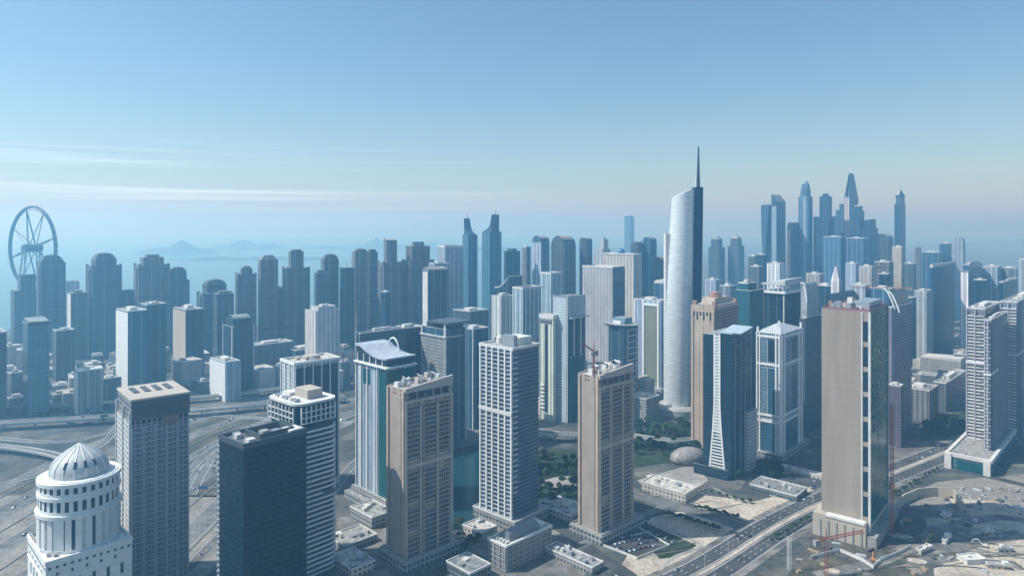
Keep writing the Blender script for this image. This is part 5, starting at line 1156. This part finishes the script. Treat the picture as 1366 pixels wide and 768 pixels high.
for i, (px, py, w_, d_, rz) in enumerate(((1233, 735, 16, 4, 30), (1262, 722, 12, 3, 45), (1318, 712, 9, 3, 10), (1340, 735, 12, 3, 0), (1296, 748, 16, 10, 8), (1330, 757, 14, 3, -8), (1262, 690, 9, 5, 30))):
    low(('long white site cabin beside the dirt ramp', 'white container lying along the curb of the site track', 'short pale cabin under the podium building', 'white trailer alone on the open sand', 'roofless cream walled yard on the sand', 'thin pale shed next to the cream walled yard', 'grey container below the curved retaining wall')[i], px, py, w_, d_, 3, rz, (LOW[0], offw, LOW[2])[i % 3], 'site_cabin', None, 1, i, 'cabin', False)
# curved retaining wall with a higher terrace behind it
rw = MB(); Qw = [Vector(G(*p)) for p in ((1188, 690), (1205, 672), (1225, 663), (1250, 661), (1272, 664), (1284, 684))]
wall_line(Qw, 0, 8.5, 1.2, rw, 0); tag(rw.build('retaining_wall', beige), 'curved beige retaining wall around the excavated building lot', 'wall')
fw = MB(); Qf = [Vector(G(*p)) for p in ((790, 722), (845, 700), (893, 728), (850, 745), (790, 722))]
wall_line(Qf, 0, 1.6, .5, fw, 0); tag(fw.build('boundary_wall', offw), 'white boundary wall around the car park at the brown tower', 'wall')
lot('car_park', [(792, 723), (846, 702), (890, 728), (850, 743)], asph, .16)
fw = MB(); wall_line([Vector(G(*p)) for p in ((1082, 745), (1120, 735), (1150, 748), (1165, 758), (1175, 748), (1200, 738), (1215, 730))], 0, 2.6, .4, fw, 0); tag(fw.build('site_hoarding', offw), 'pale zigzag hoarding around the blank beige tower site', 'fence')
fw = MB(); wall_line([Vector(G(*p)) for p in ((850, 660), (905, 664), (950, 650), (985, 668), (1008, 672))], 0, 1.2, .6, fw, 0); tag(fw.build('boundary_wall', conc), 'low concrete wall along the sand lot under the navy lattice tower', 'wall')
# egg shaped pavilion
x, y = G(918, 616); t = empty('pavilion', (x, y, 0), R(20), 'pinkish egg shaped ribbed pavilion in the park before the tan tower', 'pavilion')
eg = MB().lathe([(14, 0), (16.5, 4), (16, 8), (12, 12.5), (6, 15), (.5, 16)], 0, 0, 24, 1.25, .8).build('shell', plain('pink_shell', (.27, .24, .23), .6, .2, .2), t, True)
for k in range(12):
    a = pi * k / 6; MB().sweep([(r_ * 1.25 * cos(a), r_ * .8 * sin(a), z) for r_, z in ((14.1, 0), (16.6, 4), (16.1, 8), (12.1, 12.6), (6.1, 15.1))], .3, 4).build('rib', conc, eg)
for px, py, s, lb in ((752, 648, 1, 'larger oval pinkish plaza roof in the park'), (703, 662, .55, 'small oval pale plaza roof beside the grid tower')):
    x, y = G(px, py); t = empty('pavilion', (x, y, 0), R(8), lb, 'pavilion'); MB().lathe([(14 * s, 3), (17 * s, 3.4), (16 * s, 4.4), (8 * s, 5.6 * s + 2)], 0, 0, 28, 1.3, .75).build('roof', plain('pink_roof', (.28, .245, .235), .8, .15, .2), t, True)
    for k in range(8): a = pi * k / 4; MB().lathe([(.5, 0), (.5, 3.2)], 14 * s * 1.25 * cos(a), 14 * s * .72 * sin(a), 8).build('column', conc, t)

# many low flat blocks between the towers
rnd = random.Random(21)
ZONES = [((-20, 160), (960, 1250), 44, 'low flat roofed block among the hazy low blocks between highway and shore towers', 'hazy low blocks between highway and shore'),
         ((150, 470), (990, 1260), 70, 'low flat roofed block among the hazy low blocks between highway and shore towers', 'hazy low blocks between highway and shore'),
         ((460, 880), (900, 1250), 46, 'low roof among the blocks crowded around the middle towers', 'low blocks around the middle towers'),
         ((940, 1190), (880, 1500), 40, 'small low block among the towers before the far tall cluster', 'low blocks before the far cluster'),
         ((1195, 1366), (880, 1500), 62, 'small low block of the flat district by the avenue end', 'low blocks of the flat district'),
         ((1000, 1366), (1650, 2700), 34, 'tiny distant low block under the hazy right horizon', 'distant low blocks under the horizon')]
for (xa, xb), (da, db), n, lb, gp in ZONES:
    done = 0; tries = 0
    while done < n and tries < n * 12:
        tries += 1; px = rnd.uniform(xa, xb); D = rnd.uniform(da, db); x = (px - PX0) * D / F
        if D < 1050 and -520 < x < -225: continue
        w_, d_, h_ = rnd.uniform(16, 44), rnd.uniform(14, 34), rnd.choice((7, 9, 12, 16, 22, 30)) * (1.3 if D > 1600 or px < 470 else 1)
        rr_ = max(w_, d_) * .62
        if any((x - a) ** 2 + (D - b) ** 2 < (rr_ + c) ** 2 for a, b, c in FOOT): continue
        FOOT.append((x, D, rr_)); done += 1
        t = empty('low_block', (x, D, 0), R(-45 + rnd.choice((0, 0, 8, -10))), lb, 'building', gp)
        mt = rnd.choice(LOW); bx(t, 'main_block', mt, -w_ / 2, w_ / 2, -d_ / 2, d_ / 2, 0, h_)
        for k in range(2 if D < 1500 else 1):
            s = rnd.uniform(2, 5); a, b = rnd.uniform(-.3, .3) * w_, rnd.uniform(-.3, .3) * d_; bx(t, 'plant_room', rnd.choice((offw, conc, beige)), a - s, a + s, b - s, b + s, h_ - .1, h_ + rnd.uniform(2, 4))
        if D < 1200: ring(MB(), w_ + .4, d_ + .4, .5, h_ - .3, h_ + 1).build('parapet', offw, t)

# ------------------------------------------------------------------ trees, cars, rubble
leaf = ground_mat('tree_leaves', [(.02, .04, .015), (.04, .075, .025), (.075, .11, .04)], .6, .2)
bark = plain('tree_bark', (.12, .085, .06), .9)
def crown_mesh(seed, rx, rz):
    r = random.Random(seed); mb = MB()
    for k in range(420):
        a, b = r.uniform(0, 2 * pi), r.uniform(-1, 1); q = r.uniform(.45, 1) ** .5 * (.75 + .3 * sin(3 * a + seed) * cos(2 * b))
        c = Vector((rx * q * cos(a) * math.sqrt(1 - b * b), rx * q * sin(a) * math.sqrt(1 - b * b), rz * q * b + 5.2))
        u = Vector((r.uniform(-1, 1), r.uniform(-1, 1), r.uniform(-.4, .6))).normalized(); v = u.orthogonal().normalized(); s = r.uniform(.3, .75)
        mb.quad(c + u * s, c + v * s, c - u * s, c - v * s)
    return mb
protos = []
for k in range(4):
    t = empty('tree', (0, 0, 0)); rx = (2.8, 3.4, 2.3, 3.9)[k]
    tr = MB(); tr.tube((0, 0, 0), (.15, 0, 3.8), .28, .18, 7)
    for j in range(4): tr.tube((.1, 0, 2.8 + .2 * j), (1.6 * cos(j * 1.6), 1.6 * sin(j * 1.6), 5 + .3 * j), .13, .05, 5)
    tr.build('trunk', bark, t); crown_mesh(k, rx, (2.4, 2.6, 3, 2.4)[k]).build('crown', leaf, t); protos.append(t)
def plant(x, y, s, lb, gp, used=[0, 0, 0, 0]):
    i = rnd.randrange(4); t = protos[i] if not used[i] else copy_tree(protos[i]); used[i] = 1
    t.location = (x, y, 0); t.scale = (s, s, s); t.rotation_euler.z = rnd.uniform(0, 6.28); tag(t, lb, 'tree', gp)
for (x0, x1, y0, y1, n, lb, gp) in ((698, 775, 610, 690, 80, 'leafy green tree of the park between the grid tower and brown tower', 'park trees between the towers'),
        (840, 928, 566, 606, 90, 'leafy green tree of the park by the white skyscraper foot', 'park trees at the skyscraper foot'),
        (1232, 1290, 556, 590, 34, 'dark tree in the clump beyond the avenue', 'tree clump beyond the avenue'), (600, 640, 704, 740, 8, 'small tree beside the lake edge', 'lake side trees'),
        (985, 1090, 622, 640, 16, 'dark tree at the white framed tower foot', 'trees at the framed tower foot'), (20, 150, 548, 566, 18, 'small hazy tree along the straight viaduct', 'trees along the viaduct')):
    c = 0
    for _ in range(n * 5):
        if c >= n: break
        px, py = rnd.uniform(x0, x1), rnd.uniform(y0, y1); x, y = G(px, py)
        if any((x - a) ** 2 + (y - b) ** 2 < (2 + q * .8) ** 2 for a, b, q in FOOT): continue
        plant(x, y, rnd.uniform(.8, 1.7), lb, gp); c += 1
for (p, q, n, lb, gp) in (((928, 678), (985, 692), 16, 'dark street tree in the row along the sand lot', 'street trees along the sand lot'), ((893, 688), (958, 708), 18, 'low dark bush in the hedge line across the sand lot', 'bushes across the sand lot'),
                          ((1030, 722), (1085, 690), 12, 'dark street tree on the avenue verge by the blank beige tower', 'trees on the avenue verge'), ((1195, 660), (1260, 622), 14, 'small street tree on the far avenue verge', 'trees on the far avenue verge'), ((940, 656), (1000, 672), 7, 'round dark tree before the navy lattice tower', 'trees before the lattice tower')):
    for k in range(n):
        s = k / (n - 1); x, y = G(p[0] + (q[0] - p[0]) * s + rnd.uniform(-1, 1), p[1] + (q[1] - p[1]) * s + rnd.uniform(-.6, .6)); plant(x, y, rnd.uniform(.4, .75), lb, gp)

def make_car(cm):
    t = empty('car', (0, 0, 0))
    MB().prof_x([(-2.2, .35), (2.2, .35), (2.25, .75), (1.3, .95), (-1.9, 1.0), (-2.25, .8)], -.88, .88).build('body', cm, t)
    MB().prof_x([(-1.8, .97), (1.1, .92), (.4, 1.42), (-1.3, 1.45)], -.76, .76).build('cabin', wmat, t)
    for sx in (-1.35, 1.4):
        for sy in (-.9, .9): MB().tube((sx, sy - .1, .33), (sx, sy + .1, .33), .33, None, 10).build('wheel', darkc, t)
    return t
cmats = [('white', plain('white_car_paint', (.75, .75, .74), .25, .03)), ('silver', plain('silver_car_paint', (.35, .36, .38), .3, .03)), ('black', plain('black_car_paint', (.03, .03, .035), .2, .03)), ('dark red', plain('red_car_paint', (.25, .03, .03), .25, .03))]
cars = [(nm, make_car(mt)) for nm, mt in cmats]; cu = [0] * 4
def car(x, y, rz, z, where, gp):
    i = rnd.choices(range(4), (5, 3, 3, 1))[0]; nm, c = cars[i]; t = c if not cu[i] else copy_tree(c); cu[i] = 1
    t.location = (x, y, z); t.rotation_euler.z = rz; tag(t, f'{nm} car {where}', 'car', f'{nm} cars {gp}')
for k in range(26):
    f = rnd.uniform(.03, .8); i = int(f * (len(AV) - 1)); q = AV[i]; d = (AV[i + 1] - q).normalized(); e = Vector((d.y, -d.x)); side = rnd.choice((-1, 1)); p = q + d * rnd.uniform(0, 20) + e * (side * 9.5 + rnd.choice((-4.2, 0, 4.2)))
    car(p.x, p.y, math.atan2(d.y, d.x) + (pi if side < 0 else 0), .15, 'driving along the wide divided avenue', 'on the divided avenue')
for r_ in range(4):
    for k in range(12):
        if rnd.random() < .3: continue
        x, y = G(800 + k * 6.3 + r_ * 9.5, 723.5 - k * 1.35 + r_ * 4.6)
        car(x, y, R(45 + rnd.choice((0, 180))), .17, 'parked in the walled car park', 'in the walled car park')
for k in range(110):
    x = rnd.choice((-236, -240, -256, -261, -266, -271, -307, -312, -317, -322, -350, -354, -393, -398, -403, -440, -446, -452)); yy = rnd.uniform(440, 900); car(hx(x, yy) + rnd.uniform(-1, 1), yy, R(90 if x > -345 else -90) - (yy > 720) * (1 if x > -345 else 1) * math.atan((yy - 720) / 450 if yy > 720 else 0), .2, 'driving on the wide highway beside the domed building', 'on the wide highway')
for k in range(20):
    x, y = G(rnd.uniform(1000, 1090), rnd.uniform(636, 662)); car(x, y, R(-42 + rnd.choice((0, 90))), .06, 'parked on the dark lot before the white framed tower', 'on the framed tower lot')
for k in range(22):
    x, y = G(rnd.uniform(1255, 1366), rnd.uniform(652, 684)); car(x, y, R(rnd.choice((40, 130))), .08, 'parked on the grey lot below the podium building', 'on the podium lot')
# heaps of rubble on the building site
for k, (px, py, s) in enumerate(((1225, 748, 5), (1180, 735, 6), (1150, 762, 5), (1205, 715, 5), (1290, 700, 4), (1350, 752, 5), (1110, 760, 4))):
    x, y = G(px, py); mb = MB(); n = 14
    for j in range(5):
        for i in range(n):
            a = 2 * pi * i / n; r_ = s * (1 - j / 4.3) * rnd.uniform(.8, 1.25); mb.v.append((r_ * 1.5 * cos(a), r_ * sin(a), s * .32 * j / 4 * rnd.uniform(.85, 1.1)))
    for j in range(4):
        for i in range(n): q = (i + 1) % n; mb.f.append((j * n + i, j * n + q, j * n + n + q, j * n + n + i))
    mb.f.append(tuple(4 * n + i for i in range(n)))
    o = mb.build('earth_heap', (sandm, scrub, lotm)[k % 3], loc=(x, y, .05)); o.rotation_euler.z = k; tag(o, 'low mound of loose earth on the excavated building site', 'mound', 'earth mounds on the site')

# street lamps, gantries, building site clutter
lampm = plain('galvanised_pole', (.4, .41, .42), .5, .1, .5)
lp0 = empty('street_lamp', (0, 0, 0)); MB().tube((0, 0, 0), (0, 0, 12), .22, .12, 6).build('pole', lampm, lp0)
for s_ in (-1, 1): MB().tube((0, 0, 11.8), (s_ * 2.6, 0, 12.3), .09, None, 5).build('arm', lampm, lp0); bx(lp0, 'lamp_head', steel, s_ * 2.6 - .5, s_ * 2.6 + .5, -.18, .18, 12.25, 12.42)
used_ = [0]
def lamp(x, y, rz, lb, gp):
    t = copy_tree(lp0) if used_[0] else lp0; used_[0] = 1; t.location = (x, y, .1); t.rotation_euler.z = rz; tag(t, lb, 'street lamp', gp)
for x in (-290, -335, -422):
    for k in range(14): lamp(hx(x, k * 38 + 400), 400 + k * 38, 0, 'double armed lamp post on a highway median by the domed building', 'lamp posts on the highway medians')
for k in range(2, len(AV) - 2, 2):
    q = AV[k]; d = (AV[k + 1] - q).normalized(); lamp(q.x, q.y, math.atan2(d.y, d.x) + pi / 2, 'double armed lamp post on the median of the divided avenue', 'lamp posts on the avenue median')
for y in (520, 640, 770):
    t = empty('sign_gantry', (-296, y, 0), 0, {520: 'overhead sign gantry over the highway closest to the domed building', 640: 'overhead sign gantry in the middle stretch of the highway', 770: 'overhead sign gantry just before the straight viaduct'}[y], 'gantry')
    for x in (-27, 22): MB().tube((x, 0, 0), (x, 0, 8.2), .35, .3, 6).build('post', lampm, t)
    bx(t, 'beam', lampm, -27, 22, -.3, .3, 7.6, 8.2)
    for x in (-18, 2): bx(t, 'sign_panel', plain('blue_sign', (.05, .13, .3), .5, .05), x, x + 9, -.5, -.31, 6.4, 9.6)
def excavator(px, py, rz, mat, lb):
    x, y = G(px, py); t = empty('excavator', (x, y, .1), rz, lb, 'excavator')
    for s_ in (-1.2, 1.2): bx(t, 'track', darkc, -2.2, 2.2, s_ - .4, s_ + .4, 0, .9)
    bx(t, 'body', mat, -2.1, 1.6, -1.3, 1.3, 1.0, 2.5); bx(t, 'cab', wmat, .1, 1.7, -1.25, -.1, 2.51, 3.4)
    MB().sweep([(1.4, .4, 2), (4.2, .4, 5.2), (7.2, .4, 4.2), (8, .4, 1.5)], .35, 6).build('arm', mat, t); bx(t, 'bucket', darkc, 7.4, 8.7, -.1, .9, .4, 1.6)
for a_ in ((1238, 722, .5, 'yellow'), (1313, 729, 2.5, 'white'), (1165, 748, 1.0, 'orange')):
    excavator(a_[0], a_[1], a_[2], {'yellow': plain('yellow_machine', (.5, .36, .05), .5), 'white': offw, 'orange': orange}[a_[3]], a_[3] + ' excavator working on the building site past the beige slab tower')
mm_ = [plain('stacked_timber', (.33, .24, .15), .8, .3, .6), plain('dark_steel_stack', (.09, .09, .1), .6, .3, .6), conc, plain('pale_tarpaulin', (.4, .42, .44), .6, .2, .5)]
nm_ = ['timber', 'dark steel', 'grey concrete', 'pale covered']
for k in range(64):
    px, py = rnd.choice(((rnd.uniform(1215, 1366), rnd.uniform(694, 766)), (rnd.uniform(1060, 1200), rnd.uniform(722, 766)), (rnd.uniform(1195, 1290), rnd.uniform(672, 700)), (rnd.uniform(1260, 1366), rnd.uniform(652, 690))))
    x, y = G(px, py); i = rnd.randrange(4)
    if any((x - a) ** 2 + (y - b) ** 2 < (q * .75) ** 2 for a, b, q in FOOT): continue
    w_, d_, h_ = rnd.uniform(1, 4.5), rnd.uniform(.8, 1.8), rnd.uniform(.7, 2.2)
    mb = MB()
    for j in range(3): mb.hexa([(-w_ + j * .12, -d_ + j * .1, h_ * j / 3), (w_ - j * .2, -d_ + j * .1, h_ * j / 3), (w_ - j * .2, d_ - j * .15, h_ * j / 3), (-w_ + j * .12, d_ - j * .15, h_ * j / 3)], [(-w_ + j * .12, -d_ + j * .1, h_ * (j + 1) / 3 - .01), (w_ - j * .2, -d_ + j * .1, h_ * (j + 1) / 3 - .01), (w_ - j * .2, d_ - j * .15, h_ * (j + 1) / 3 - .01), (-w_ + j * .12, d_ - j * .15, h_ * (j + 1) / 3 - .01)])
    o = mb.build('material_stack', mm_[i], loc=(x, y, .12)); o.rotation_euler.z = rnd.uniform(0, 3.1); tag(o, nm_[i] + ' stack of building material lying on the sandy building site', 'stack', nm_[i] + ' stacks on the building site')
# tyre tracks and dug earth
for k in range(16):
    px, py = rnd.uniform(1240, 1366), rnd.uniform(690, 762); a = rnd.uniform(-22, 22)
    strip('tyre_track', [(px - 60, py + a * .5), (px - 15, py + rnd.uniform(-5, 5)), (px + 25, py + rnd.uniform(-4, 4)), (px + 70, py - a * .4)], rnd.uniform(.9, 2.6), (lotm, scrub, asphl)[k % 3], .2 + k * .004)
for k in range(10):
    px, py = rnd.uniform(875, 1080), rnd.uniform(650, 740); strip('tyre_track', [(px - 40, py + 6), (px, py + rnd.uniform(-3, 3)), (px + 40, py - 8)], rnd.uniform(.8, 2), (lotm, scrub)[k % 2], .2 + k * .004)
# ramps of the interchange on the ground
for k, pts in enumerate(([GD(255, 640), GD(290, 760), GD(350, 850), GD(450, 905)], [GD(250, 700), GD(300, 800), GD(380, 890), GD(470, 930)], [GD(-20, 660), GD(60, 700), GD(140, 800), GD(170, 960)], [GD(-20, 820), GD(80, 800), GD(160, 850), GD(250, 960)], [GD(140, 1010), GD(250, 930), GD(350, 900), GD(470, 880)], [GD(440, 640), GD(470, 720), GD(500, 800), GD(520, 900)])):
    Q = strip('ramp_lanes', pts, 8, asphl, .3 + k * .01, world=True); km = MB()
    for s_ in (-1, 1): wall_line(Q, s_ * 4.2, .8, .5, km, .05)
    tag(km.build('ramp_kerb', offw), kind='structure')

# ------------------------------------------------------------------ the hazy air
hz = MB().box(-24500, 24500, -700, 24500, -1.5, 440)
hm_ = bpy.data.materials.new('hazy_air'); hm_.use_nodes = True; nt = hm_.node_tree; nt.nodes.clear()
pv = nt.nodes.new('ShaderNodeVolumePrincipled'); ou = nt.nodes.new('ShaderNodeOutputMaterial')
pv.inputs['Density'].default_value = HAZE_DENSITY; pv.inputs['Color'].default_value = HAZE_COLOR
pv.inputs['Absorption Color'].default_value = HAZE_ABSORB; pv.inputs['Density Attribute'].default_value = ''; pv.inputs['Anisotropy'].default_value = .45
nt.links.new(pv.outputs[0], ou.inputs['Volume'])
tag(hz.build('haze', hm_), kind='stuff')
